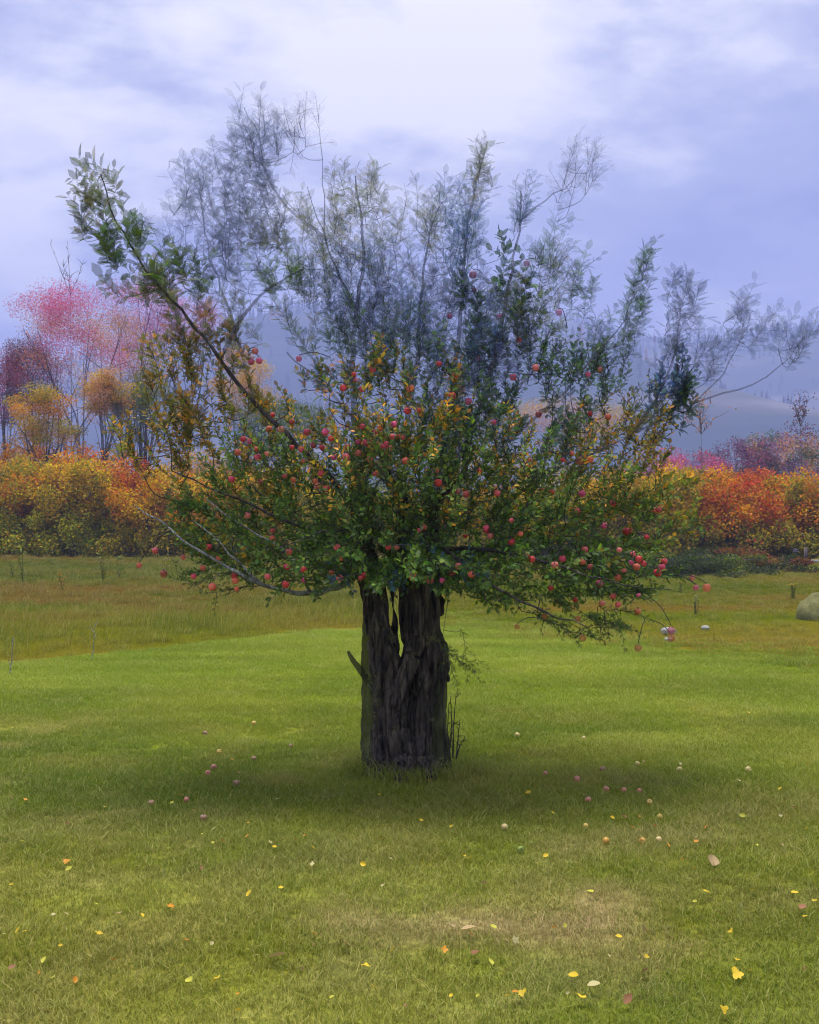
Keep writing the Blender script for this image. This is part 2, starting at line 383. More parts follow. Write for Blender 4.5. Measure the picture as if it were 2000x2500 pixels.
gxs = np.arange(-16, 16, .24); gys = np.arange(8, 40, .24)
X, Y = (a.ravel() for a in np.meshgrid(gxs, gys)); X = X + rng.uniform(-.12, .12, X.shape); Y = Y + rng.uniform(-.12, .12, Y.shape)
e = edge_y(X); den = fbm(np.stack([X * .35, Y * .5, X * 0], -1), 3, 5)
k = in_view(X, Y, 1) & (Y > e - .05 + rng.random(X.shape) * .3) & ((den + .08 > rng.random(X.shape) * .62) | (Y < e + .9)) & (rng.random(X.shape) < np.clip(1.5 - Y / 34, .25, 1)) & ((X < .3) | (rng.random(X.shape) < .25 + (Y - e) * .3))
X, Y = X[k], Y[k]
big = (Y < edge_y(X) + 5.5) & (Y > edge_y(X) + .3) & (rng.random(len(X)) < np.where(X < -.3, .5, .12))
scatter('meadow_grass', 'long ochre meadow grass leaning beyond the mown lawn', np.stack([X, Y, ground_z(X, Y)], -1), rng.uniform(-.7, .7, len(X)),
        rng.uniform(.35, 1.0, len(X)) * np.where(X > .3, .55, .85) * np.clip(.45 + (Y - edge_y(X)) * .4, .45, 1), np.where(big, rng.integers(6, 8, len(X)), rng.integers(0, 6, len(X))), tall, meadow_color(X, Y))

# ------------------------------------------------------------------ mountain and far conifers
MTN_D = 1300.0; MK = MTN_D / 600.0
RIDGE = np.array([(-1600, 1010), (-600, 965), (0, 915), (300, 865), (550, 790), (800, 735), (1050, 705), (1250, 730), (1450, 800), (1600, 842), (1760, 832), (1900, 806), (2000, 792), (2300, 745), (2900, 740), (3800, 800)])
def mtn_height(x, y):
    px = 1000 + x / MTN_D * FPX
    x, y = x / MK, y / MK
    s = np.clip((y - 230) / (600 - 230), 0, 1.35)
    top = CAMH - (np.interp(px, RIDGE[:, 0], RIDGE[:, 1]) - 1250) / FPX * MTN_D
    n = fbm(np.stack([x.ravel() * .011, y.ravel() * .016, x.ravel() * 0], -1), 4, 9).reshape(x.shape)
    f = np.where(s < 1, s ** 1.25, 1 - (s - 1) * .5)
    spur = .16 * np.sin(x * .017 + y * .02) * np.sin(np.clip(s, 0, 1) * math.pi)
    return top * np.clip(f + (n - .47) * .35 * np.sin(np.clip(s, 0, 1) * math.pi) + spur, -.02, 2)
mx, my = np.meshgrid(np.linspace(-650, 650, 150) * MK, np.linspace(230, 780, 90) * MK)
mz = mtn_height(mx, my) - .3
n_ = 150; i = (np.arange(89)[:, None] * n_ + np.arange(n_ - 1)[None]).ravel()
mm, t = mat('wooded mountainside')
pos = t.n('ShaderNodeNewGeometry').outputs['Position']
mp = t.n('ShaderNodeMapping', {'Vector': pos, 'Rotation': (0, R(12), 0), 'Scale': (.008 / MK, .01 / MK, .07 / MK)}).outputs[0]
nz = t.n('ShaderNodeTexNoise', {'Vector': mp, 'Scale': 1.0, 'Detail': 6.0, 'Roughness': .6}).outputs[0]
out(t, t.n('ShaderNodeBsdfPrincipled', {'Base Color': t.ramp(nz, [(.45, (.03, .045, .035)), (.58, (.09, .085, .06)), (.70, (.20, .18, .17))]), 'Roughness': 1.0, 'Specular IOR Level': 0.0}).outputs[0])
put('mountain', mesh_np('mountain', np.stack([mx, my, mz], -1).reshape(-1, 3), [np.stack([i, i + 1, i + n_ + 1, i + n_], -1)], None, True), mm, kind='structure',
    label='blue wooded mountainside fading into mist behind the tree', category='mountain')
# spruces: drooping tiers of branches round a stem, past counting
def spruce_verts(h):
    V, F = [], []; o = 0
    for k in range(5):
        z0 = h * (.06 + .17 * k); z1 = z0 + h * (.30 if k < 4 else .26); r = h * .19 * (1 - k * .17)
        a = np.linspace(0, 2 * np.pi, 8, endpoint=False) + k
        rr = r * np.where(np.arange(8) % 2, .55, 1.0)
        V += [(rr[q] * math.cos(a[q]), rr[q] * math.sin(a[q]), z0 + (0 if q % 2 else -.04 * h)) for q in range(8)] + [(0, 0, min(z1, h))]
        F += [(o + q, o + (q + 1) % 8, o + 8) for q in range(8)]; o += 9
    return np.array(V), np.array(F)
sv, sf = spruce_verts(1.0)
nT = 8000
tx = rng.uniform(-330, 420, nT) * MK; ty = rng.uniform(330, 640, nT) * MK
dens = fbm(np.stack([tx * .02, ty * .03, tx * 0], -1) / MK, 3, 21)
k = dens > .40 + .14 * rng.random(nT); tx, ty = tx[k], ty[k]
rx = rng.uniform(-330, 420, 800) * MK; tx = np.concatenate([tx, rx]); ty = np.concatenate([ty, np.full(800, MTN_D) + rng.normal(0, 12, 800)])
tz = mtn_height(tx, ty) - .6
th = rng.uniform(7.0, 15.0, len(tx))
V = (sv[None] * th[:, None, None] + np.stack([tx, ty, tz], -1)[:, None]).reshape(-1, 3)
F = (sf[None] + (np.arange(len(tx)) * len(sv))[:, None, None]).reshape(-1, 3)
cc = np.repeat(np.stack([rng.uniform(.015, .03, len(tx)), rng.uniform(.03, .045, len(tx)), rng.uniform(.025, .04, len(tx)), np.ones(len(tx))], -1), len(sv), 0)
lar = rng.random(len(tx)) < .06
cc[np.repeat(lar, len(sv))] = (.35, .17, .04, 1)
put('conifer_forest', mesh_np('conifer_forest', V, [F], cc), M_FAR, kind='stuff', label='far conifer forest along the misty mountain slope', category='forest')

# ------------------------------------------------------------------ shrubs and background trees
GREEN = np.array([(.05, .10, .015), (.07, .12, .02), (.10, .14, .02), (.04, .08, .02)])
PAL = {
    'orange': np.array([(.66, .22, .005), (.68, .30, .006), (.60, .15, .005), (.56, .32, .008), (.40, .22, .010)]),
    'rust': np.array([(.40, .10, .012), (.48, .07, .012), (.30, .10, .02), (.24, .12, .02)]),
    'red': np.array([(.52, .07, .02), (.45, .05, .03), (.55, .14, .02), (.3, .09, .02)]),
    'gold': np.array([(.62, .40, .010), (.56, .34, .008), (.62, .28, .008), (.38, .30, .012)]),
    'olive': np.array([(.26, .23, .010), (.34, .27, .010), (.19, .20, .012), (.46, .30, .010)]),
    'lime': np.array([(.28, .32, .010), (.36, .36, .012), (.20, .25, .010), (.46, .36, .012)]),
    'green': np.array([(.08, .13, .02), (.12, .16, .022), (.07, .10, .02), (.17, .18, .022)]),
    'dark': np.array([(.025, .045, .015), (.04, .06, .018), (.05, .06, .02)]),
    'pink': np.array([(.66, .10, .32), (.60, .08, .26), (.62, .18, .34), (.46, .14, .42)]),
    'magenta': np.array([(.42, .06, .17), (.34, .06, .20), (.48, .09, .15), (.25, .07, .20)]),
    'violet': np.array([(.16, .06, .22), (.22, .08, .26), (.12, .07, .18), (.30, .09, .20)]),
    'plum': np.array([(.14, .04, .09), (.10, .04, .10), (.24, .06, .09), (.07, .05, .08)]),
    'peach': np.array([(.58, .26, .10), (.52, .20, .10), (.55, .30, .14), (.40, .20, .10)]),
    'teal': np.array([(.06, .11, .07), (.09, .14, .09), (.13, .17, .10), (.05, .09, .06)]),
    'ruddy': np.array([(.22, .06, .02), (.16, .06, .02), (.12, .08, .025)]),
}
def crown_points(c, rad, n, clumps, boxy=False):
    """leaf positions: shells of uneven clumps spread through an ellipsoid"""
    cp = unit(rng.normal(size=(clumps, 3))) * rng.uniform(.1, .95, (clumps, 1)) ** .55
    if boxy:                          # a thicket bush: full to the ground, ragged on top
        cp = rng.uniform(-1, 1, (clumps, 3)) * np.array([.9, .9, .74]); cp[:, 2] -= .10 * np.abs(cp[:, 0])
    cr = rng.uniform(.24, .46, clumps) * (.85 if boxy else 1)
    which = rng.integers(0, clumps, n)
    d = unit(rng.normal(size=(n, 3))) * (rng.random((n, 1)) ** .4)
    p = cp[which] + d * cr[which][:, None] * np.array([1.1, 1.1, .85])
    if boxy: p[:, 1] += .55 * p[:, 2]     # the front slopes back towards the top
    return np.asarray(c) + p * np.asarray(rad), which, unit(d + p * .5)
def foliage(name, c, rad, n, leaf, pals, parent, alpha=1.0, clumps=26, base=None, matl=None, boxy=False):
    p, which, outw = crown_points(c, rad, n, clumps, boxy)
    p[:, 2] = np.maximum(p[:, 2], .03)
    pk = np.array([pals[int(q)] for q in rng.integers(0, len(pals), clumps)], dtype=object)
    if base:                          # lower clumps carry the colours of the base palette
        zc = np.array([p[which == q, 2].mean() if (which == q).any() else 9 for q in range(clumps)])
        pk[np.argsort(zc)[:int(clumps * .42)]] = base
    col = np.empty((n, 4)); col[:, 3] = alpha
    for q in range(clumps):
        s = which == q; pl = PAL[pk[q]]
        col[s, :3] = pl[rng.integers(0, len(pl), s.sum())] * rng.uniform(.8, 1.25)
    col[:, :3] = np.minimum(col[:, :3] * rng.uniform(.65, 1.45, (n, 1)), .8)
    st = rng.random(n) < .08
    al = PAL[pals[0]]; col[st, :3] = al[rng.integers(0, len(al), st.sum())] * 1.2
    ax = unit(rng.normal(size=(n, 3)) + np.array([0, 0, -.25]) + outw * .6); nr = unit(rng.normal(size=(n, 3)) + outw * .8 + np.array([0, 0, .7]))
    L = leaf * rng.uniform(.6, 1.3, n)
    loc = np.array(parent.location)
    return put(name, quad_leaves(name, p - loc, ax, nr, L, L * .62, col), matl or (M_FAR_F if alpha < .99 else M_FAR), parent, kind='stuff')

def limb_set(base, crown_c, rad, n, r0, lean=.0):
    """stem lines fanning from a base into a crown"""
    L = []
    b = np.array(base, float); c = np.array(crown_c, float)
    for q in range(n):
        tip = c + np.array(rad) * unit(rng.normal(size=3) + np.array([0, 0, .5])) * rng.uniform(.55, .9)
        fork = b + (c - b) * rng.uniform(.25, .55) + rng.normal(0, .06, 3) * np.array(rad)
        ln = smooth_line(np.vstack([b + rng.normal(0, .02, 3), fork, (fork + tip) / 2 + rng.normal(0, .08, 3) * rad, tip]), .35)
        L.append((ln, np.linspace(r0, r0 * .16, len(ln))))
        for s in range(3):
            a = ln[int(len(ln) * rng.uniform(.45, .85))]; e_ = a + (tip - a) * .5 + rng.normal(0, .35, 3) * np.array(rad)
            l2 = smooth_line(np.vstack([a, (a + e_) / 2 + rng.normal(0, .05, 3) * rad, e_]), .35)
            L.append((l2, np.linspace(r0 * .35, r0 * .08, len(l2))))
    return L
def shrub(px, D, w_px, top, label, pals, base='olive', group=None, n=5200, leaf=.10, alpha=1.0, low=0.0, name='shrub', cat='shrub', clumps=26):
    x = (px - 1000) / FPX * D; h = CAMH - (top - 1250) / FPX * D; rw = w_px / FPX * D
    o = root(name, (x, D, 0), label, cat, group)
    c = (x, D, h * (.46 + low)); rad = (rw * 1.6, rw * 1.0, h * (.52 - low))
    foliage('foliage', c, rad, n, leaf, pals, o, alpha, clumps, base, boxy=True)
    ls = limb_set((x, D, -.05), c, rad, 5, .03 + .006 * h)
    v, q = tubes([(a - np.array([x, D, 0]), r) for a, r in ls], 5)
    put('stems', mesh_np('stems', v, [q], None, True), M_FTRUNK, o)
    return o
def tree(px, D, cy_, rx_px, ry_px, label, pals, alpha, n=7000, leaf=.12, trunk_r=.07, name='maple_tree', cat='tree', group=None, limbs=7, tmat=None, clumps=34, base_px=None):
    x = (px - 1000) / FPX * D; bx = x if base_px is None else (base_px - 1000) / FPX * D
    zc = CAMH - (cy_ - 1250) / FPX * D; rad = (rx_px / FPX * D, rx_px / FPX * D * .85, ry_px / FPX * D)
    o = root(name, (bx, D, 0), label, cat, group)
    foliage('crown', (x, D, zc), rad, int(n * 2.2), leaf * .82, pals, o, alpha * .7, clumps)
    ls = limb_set((bx, D, -.1), (x, D, zc), rad, limbs, trunk_r)
    ls = [(a - np.array([bx, D, 0]), r) for a, r in ls]
    v, q = tubes(ls, 6)
    put('trunk', mesh_np('trunk', v, [q], None, True), tmat or M_FTRUNK_F, o)
    return o

ORD = ['first', 'second', 'third', 'fourth', 'fifth', 'sixth', 'seventh', 'eighth', 'ninth', 'tenth', 'eleventh', 'twelfth', 'thirteenth', 'fourteenth', 'fifteenth', 'sixteenth', 'seventeenth', 'eighteenth', 'nineteenth', 'twentieth', 'twenty-first', 'twenty-second', 'twenty-third', 'twenty-fourth', 'twenty-fifth']
# front row of the thicket, left of the apple tree
left = [(-30, 70, 1098, ['orange', 'olive'], 'lime'), (45, 62, 1118, ['olive', 'gold'], 'olive'), (115, 66, 1088, ['olive', 'orange'], 'lime'), (185, 62, 1103, ['gold', 'olive'], 'lime'),
        (245, 66, 1073, ['orange', 'red'], 'lime'), (310, 62, 1108, ['orange', 'gold'], 'olive'), (375, 64, 1123, ['gold', 'orange'], 'olive'), (440, 60, 1118, ['green', 'orange'], 'green'),
        (505, 62, 1168, ['orange', 'olive'], 'olive'), (575, 64, 1128, ['gold', 'orange'], 'olive'), (650, 66, 1158, ['olive', 'orange'], 'olive'), (730, 66, 1168, ['gold', 'olive'], 'green'),
        (810, 66, 1178, ['olive', 'green'], 'olive'), (890, 66, 1178, ['green', 'olive'], 'lime')]
names = {'orange': 'orange', 'olive': 'olive brown', 'gold': 'golden', 'green': 'green', 'red': 'red', 'rust': 'rust red', 'lime': 'yellow green'}
for j, (px, wd, top, pals, base) in enumerate(left):
    shrub(px, 40.5 + (j % 3) * .9, wd, top, f'{names[pals[0]]} and {names[pals[1]]} shrub, {ORD[j]} from the left edge in the thicket row', pals, base, 'thicket shrubs beyond the meadow', n=13000, leaf=.115, clumps=64)
right = [(2030, 68, 1130, ['olive', 'orange'], 'olive'), (1955, 66, 1140, ['orange', 'olive'], 'lime'), (1885, 64, 1132, ['rust', 'red'], 'olive'), (1815, 66, 1125, ['red', 'orange'], 'olive'), (1740, 66, 1130, ['orange', 'gold'], 'green'),
         (1670, 66, 1110, ['orange', 'olive'], 'olive'), (1595, 66, 1115, ['gold', 'olive'], 'olive'), (1520, 66, 1130, ['olive', 'gold'], 'olive'), (1445, 66, 1180, ['olive', 'green'], 'olive'), (1370, 66, 1185, ['gold', 'green'], 'green'),
         (1290, 66, 1190, ['olive', 'green'], 'olive'), (1210, 66, 1195, ['green', 'gold'], 'olive'), (1130, 66, 1195, ['olive', 'green'], 'olive'), (1050, 66, 1200, ['green', 'olive'], 'olive'), (970, 66, 1200, ['olive', 'green'], 'lime')]
for j, (px, wd, top, pals, base) in enumerate(right):
    shrub(px, 39.5 + (j % 3) * .9, wd, top, f'{names[pals[0]]} and {names[pals[1]]} shrub, {ORD[j]} from the right edge in the thicket row', pals, base, 'thicket shrubs beyond the meadow', n=13000, leaf=.115, clumps=64)
# second row, taller and paler
back = [(0, 80, 1040, ['orange', 'rust'], 'orange and rust'), (110, 85, 1030, ['gold', 'orange'], 'golden orange'), (215, 80, 1050, ['orange', 'olive'], 'orange and olive'), (420, 85, 1095, ['peach', 'green'], 'peach and green'),
        (545, 85, 1075, ['peach', 'gold'], 'peach and gold'), (800, 95, 1080, ['gold', 'green'], 'gold and green'), (1000, 95, 1090, ['green', 'olive'], 'green and olive'), (1250, 95, 1085, ['gold', 'peach'], 'gold and peach'), (1440, 90, 1090, ['olive', 'peach'], 'olive and peach')]
for j, (px, wd, top, pals, cn) in enumerate(back):
    shrub(px, 47 + (j % 2), wd, top, f'tall {cn} autumn bush behind the thicket, {ORD[j]} from the left', pals, 'olive', 'tall bushes behind the thicket', n=6000, leaf=.13, alpha=.82)
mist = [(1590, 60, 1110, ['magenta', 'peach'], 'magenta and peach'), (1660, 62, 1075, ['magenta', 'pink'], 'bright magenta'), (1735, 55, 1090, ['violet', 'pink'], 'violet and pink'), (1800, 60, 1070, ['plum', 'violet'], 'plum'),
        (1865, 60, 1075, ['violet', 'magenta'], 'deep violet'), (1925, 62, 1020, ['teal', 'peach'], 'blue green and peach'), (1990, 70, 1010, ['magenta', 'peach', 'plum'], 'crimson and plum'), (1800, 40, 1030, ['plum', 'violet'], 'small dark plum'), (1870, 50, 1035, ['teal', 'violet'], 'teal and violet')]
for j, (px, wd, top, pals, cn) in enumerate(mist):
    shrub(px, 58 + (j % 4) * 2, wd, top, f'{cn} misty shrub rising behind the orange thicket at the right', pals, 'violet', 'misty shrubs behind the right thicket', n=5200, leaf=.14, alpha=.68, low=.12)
# dark low shrubs in front of the right-hand thicket
for j, (px, py, wd, tp, cn, pal) in enumerate([(1500, 1400, 55, 1352, 'low dark green shrub under the right fringe of the apple tree', ['dark', 'green']), (1590, 1408, 50, 1362, 'low blackish shrub second along the meadow edge', ['dark']), (1680, 1412, 60, 1365, 'widest low dark shrub in front of the orange thicket', ['dark', 'green']),
                                               (1770, 1405, 50, 1358, 'low dark shrub with green top before the red thicket', ['dark', 'green']), (1870, 1398, 55, 1355, 'low ruddy brown shrub beside the pale rail', ['ruddy', 'dark']), (1430, 1418, 50, 1372, 'low dark shrub behind the drooping apple branches', ['dark', 'olive'])]):
    D = CAMH * FPX / (py - 1250)
    shrub(px, D, wd * 1.35, tp - 22, cn, pal, 'dark', 'low dark shrubs along the meadow', n=4200, leaf=.07, clumps=16)
# misty maples at the left
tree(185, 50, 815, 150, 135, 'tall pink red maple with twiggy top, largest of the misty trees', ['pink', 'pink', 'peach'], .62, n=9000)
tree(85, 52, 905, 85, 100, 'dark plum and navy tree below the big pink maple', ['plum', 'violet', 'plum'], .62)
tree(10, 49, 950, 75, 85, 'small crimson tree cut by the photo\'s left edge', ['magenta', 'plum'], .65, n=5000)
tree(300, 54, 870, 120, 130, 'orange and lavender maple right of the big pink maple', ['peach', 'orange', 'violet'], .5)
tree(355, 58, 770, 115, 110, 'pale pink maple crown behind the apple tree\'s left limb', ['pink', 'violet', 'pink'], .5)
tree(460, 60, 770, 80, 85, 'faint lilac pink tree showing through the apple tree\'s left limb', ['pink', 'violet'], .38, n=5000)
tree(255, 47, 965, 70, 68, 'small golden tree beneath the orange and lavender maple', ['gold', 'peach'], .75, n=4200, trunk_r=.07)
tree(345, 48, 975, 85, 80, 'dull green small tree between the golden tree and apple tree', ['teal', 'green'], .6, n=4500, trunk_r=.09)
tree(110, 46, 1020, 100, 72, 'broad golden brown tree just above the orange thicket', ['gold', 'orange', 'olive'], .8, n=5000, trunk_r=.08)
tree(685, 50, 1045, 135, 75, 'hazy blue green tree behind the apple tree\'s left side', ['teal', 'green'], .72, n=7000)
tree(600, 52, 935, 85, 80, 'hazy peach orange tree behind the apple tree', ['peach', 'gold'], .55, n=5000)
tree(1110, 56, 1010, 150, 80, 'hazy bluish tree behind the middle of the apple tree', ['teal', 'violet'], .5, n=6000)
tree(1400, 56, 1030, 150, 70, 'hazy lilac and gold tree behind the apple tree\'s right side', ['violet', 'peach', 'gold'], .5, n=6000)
# bare saplings
def sapling(px, D, base_py, tips, label, leafpal=None, r=.025):
    x = (px - 1000) / FPX * D; b = np.array([x, D, 0.0])
    o = root('bare_sapling', b, label, 'sapling')
    ls = []; ends = []
    fork = np.array(P(px, base_py, D))
    ls.append((smooth_line(np.vstack([b, (b + fork) / 2 + (.05, 0, 0), fork]) - b, .3), None))
    for (tx_, ty_) in tips:
        e_ = np.array(P(tx_, ty_, D + rng.uniform(-.5, .5)))
        ln = smooth_line(np.vstack([fork, (fork + e_) / 2 + rng.normal(0, .08, 3), e_]), .2); ls.append((ln - b, None)); ends += list(ln[len(ln) // 3:])
        for s in range(5):
            a = ln[int(len(ln) * rng.uniform(.3, .95))]; q = a + np.array([rng.normal(0, .25), rng.normal(0, .2), rng.uniform(.15, .5)])
            ls.append((np.vstack([a, (a + q) / 2 + rng.normal(0, .03, 3), q]) - b, None)); ends.append(q)
    ls = [(a, np.linspace(r if k_ == 0 else r * .55, r * .22, len(a))) for k_, (a, _) in enumerate(ls)]
    v, q = tubes(ls, 5); put('trunk', mesh_np('trunk', v, [q], None, True), M_FTRUNK, o)
    if leafpal:
        e_ = np.array(ends); n = 160; p = e_[rng.integers(0, len(e_), n)] + rng.normal(0, .08, (n, 3)); pl = PAL[leafpal]
        col = np.concatenate([pl[rng.integers(0, len(pl), n)], np.full((n, 1), .9)], 1)
        put('leaves', quad_leaves('leaves', p - b, rng.normal(size=(n, 3)), rng.normal(size=(n, 3)), np.full(n, .11), np.full(n, .08), col), M_FAR_F, o, kind='stuff')
    return o
sapling(172, 51, 720, [(124, 598), (165, 588), (205, 634), (150, 640)], 'bare twiggy sapling poking above the big pink maple')
sapling(1712, 48, 1060, [(1690, 985), (1715, 975), (1735, 985), (1705, 1000), (1745, 1020), (1680, 1030)], 'nearly bare thin sapling against the blue mountain', 'peach')
sapling(1955, 54, 1040, [(1955, 972), (1940, 990), (1970, 985), (1948, 1005), (1965, 1000)], 'dark pointed sapling topping the violet shrubs at right', 'plum', .03)

# ------------------------------------------------------------------ the apple tree
TD = 6.8
TL = np.array([0.0, TD, 0.0])
at_root = root('apple_tree', TL, 'old apple tree with split dark trunk and red fruit standing on the lawn', 'tree')

def W3(rows):                         # (px, py, depth offset, radius) rows -> world rows
    o = []
    for r_ in rows:
        p = P(r_[0], r_[1], TD + r_[2]); o.append((p.x, p.y, p.z, r_[3]))
    return np.array(o)
PXM = TD / FPX                         # metres a pixel at the trunk
stems = [
    [(938, 1915, -.02, 62), (944, 1870, -.02, 50), (947, 1800, -.02, 42), (946, 1710, -.02, 37), (938, 1610, -.02, 34), (922, 1510, -.02, 31), (906, 1410, -.02, 29), (888, 1300, -.02, 24), (876, 1190, 0, 19)],
    [(1048, 1912, .03, 58), (1044, 1860, .03, 46), (1044, 1770, .03, 40), (1048, 1690, .02, 37), (1046, 1600, .0, 36), (1042, 1510, .0, 35), (1040, 1420, .0, 32), (1046, 1320, .0, 27), (1058, 1200, 0, 21)],
    [(1005, 1900, .06, 44), (1004, 1820, .07, 36), (1006, 1740, .08, 30), (1006, 1660, .08, 24), (1001, 1560, .07, 20), (993, 1470, .06, 17), (988, 1330, .05, 15), (982, 1150, .03, 12)],
    [(952, 1745, -.07, 22), (972, 1690, -.10, 19), (998, 1620, -.10, 17), (1024, 1555, -.06, 20)],
    [(968, 1760, .05, 22), (968, 1660, .06, 15), (965, 1560, .06, 8), (958, 1460, .05, 6), (950, 1340, .04, 6)],
    [(985, 1912, -.04, 48), (980, 1850, -.02, 36), (972, 1780, .0, 28)],
    [(938, 1862, -.06, 30), (905, 1892, -.14, 22), (868, 1916, -.2, 11)], [(1045, 1862, -.06, 30), (1085, 1896, -.12, 19), (1122, 1918, -.16, 9)],
    [(990, 1860, -.12, 30), (982, 1906, -.26, 22), (985, 1935, -.38, 10)], [(1010, 1870, .16, 36), (1030, 1890, .3, 20)], [(1035, 1866, -.12, 26), (1046, 1912, -.26, 16), (1062, 1936, -.36, 8)], [(940, 1868, -.12, 26), (925, 1915, -.26, 16), (908, 1938, -.34, 8)],
    [(1078, 1660, -.02, 17), (1084, 1610, -.02, 13), (1088, 1565, -.03, 5)], [(1064, 1500, -.03, 17), (1070, 1440, -.03, 13), (1068, 1395, -.02, 7)],
]
L = []
for s in stems:
    c = W3(s); c[:, 3] *= PXM; ln = smooth_line(c, .03); L.append((ln[:, :3] - TL, np.maximum(ln[:, 3], .004)))
def capped(L, sides=20):
    V, Q, T = [], [], []; o = 0
    for pts, rad in L:
        v, q = tubes([(pts, rad)], sides); n = len(v)
        V += [v, pts[:1], pts[-1:]]; Q.append(q + o)
        j = np.arange(sides)
        T.append(np.stack([np.full(sides, n), (j + 1) % sides, j], -1) + o); T.append(np.stack([np.full(sides, n + 1), n - sides + j, n - sides + (j + 1) % sides], -1) + o)
        o += n + 2
    return np.concatenate(V), np.concatenate(Q), np.concatenate(T)
def fused(name, L, voxel, amp, seed=0, rid=(36, 36, 3.6)):
    """tubes fused into one skin, then ridged like old bark"""
    v, q, tr_ = capped(L)
    me = mesh_np(name, v, [q, tr_]); ob = bpy.data.objects.new('tmp', me); COL.objects.link(ob)
    md = ob.modifiers.new('r', 'REMESH'); md.mode = 'VOXEL'; md.voxel_size = voxel
    dg = bpy.context.evaluated_depsgraph_get(); m2 = bpy.data.meshes.new_from_object(ob.evaluated_get(dg)); bpy.data.objects.remove(ob)
    n = len(m2.vertices); co = np.empty(n * 3, np.float32); m2.vertices.foreach_get('co', co); co = co.reshape(-1, 3)
    nr = np.empty(n * 3, np.float32); m2.vertices.foreach_get('normal', nr); nr = nr.reshape(-1, 3)
    tw = co.copy(); tw[:, 0] += .06 * np.sin(co[:, 2] * 5 + seed); wob = fbm(co * 6, 2, seed + 7)[:, None]
    p = tw * np.array(rid) + wob * 1.6
    r1 = 1 - np.abs(2 * vnoise(p, seed) - 1); r2 = 1 - np.abs(2 * vnoise(p * 2.3, seed + 3) - 1)
    lump = fbm(co * np.array([7, 7, 3]), 3, seed + 5) - .44
    d = amp * ((1 - r1 ** 2) * 1.3 - .6 + .5 * (1 - r2) + 2.2 * lump - .35)
    co = co + nr * d[:, None]
    m2.vertices.foreach_set('co', co.astype(np.float32).ravel()); m2.polygons.foreach_set('use_smooth', np.ones(len(m2.polygons), bool)); m2.update()
    m2.name = name
    return m2
put('trunk', fused('trunk', L, .0055, .022), M_BARK, at_root, label='dark split trunk with deep bark furrows')
L = []
for s in [[(932, 1905, -.02, 46), (922, 1830, .02, 40), (912, 1740, .05, 29), (908, 1640, .07, 25), (908, 1540, .07, 23), (912, 1430, .07, 20)],
          [(1072, 1905, -.04, 34), (1074, 1850, -.05, 27), (1072, 1780, -.05, 22), (1076, 1700, -.04, 15), (1082, 1620, -.03, 6)]]:
    c = W3(s); c[:, 3] *= PXM; ln = smooth_line(c, .03); L.append((ln[:, :3] - TL, ln[:, 3]))
put('mossy_stem', fused('mossy_stem', L, .008, .012, 5), M_MOSS, at_root, label='pale mossy green wood along both sides of the trunk')
c = W3([(912, 1690, .05, 9), (890, 1650, .02, 8), (862, 1612, 0, 6), (850, 1590, 0, 3)]); ln = smooth_line(c, .03)
put('branch_stub', fused('branch_stub', [(ln[:, :3] - TL, ln[:, 3] * PXM)], .005, .003, 3), M_MOSS, at_root, label='short mossy branch stub on the left of the trunk')

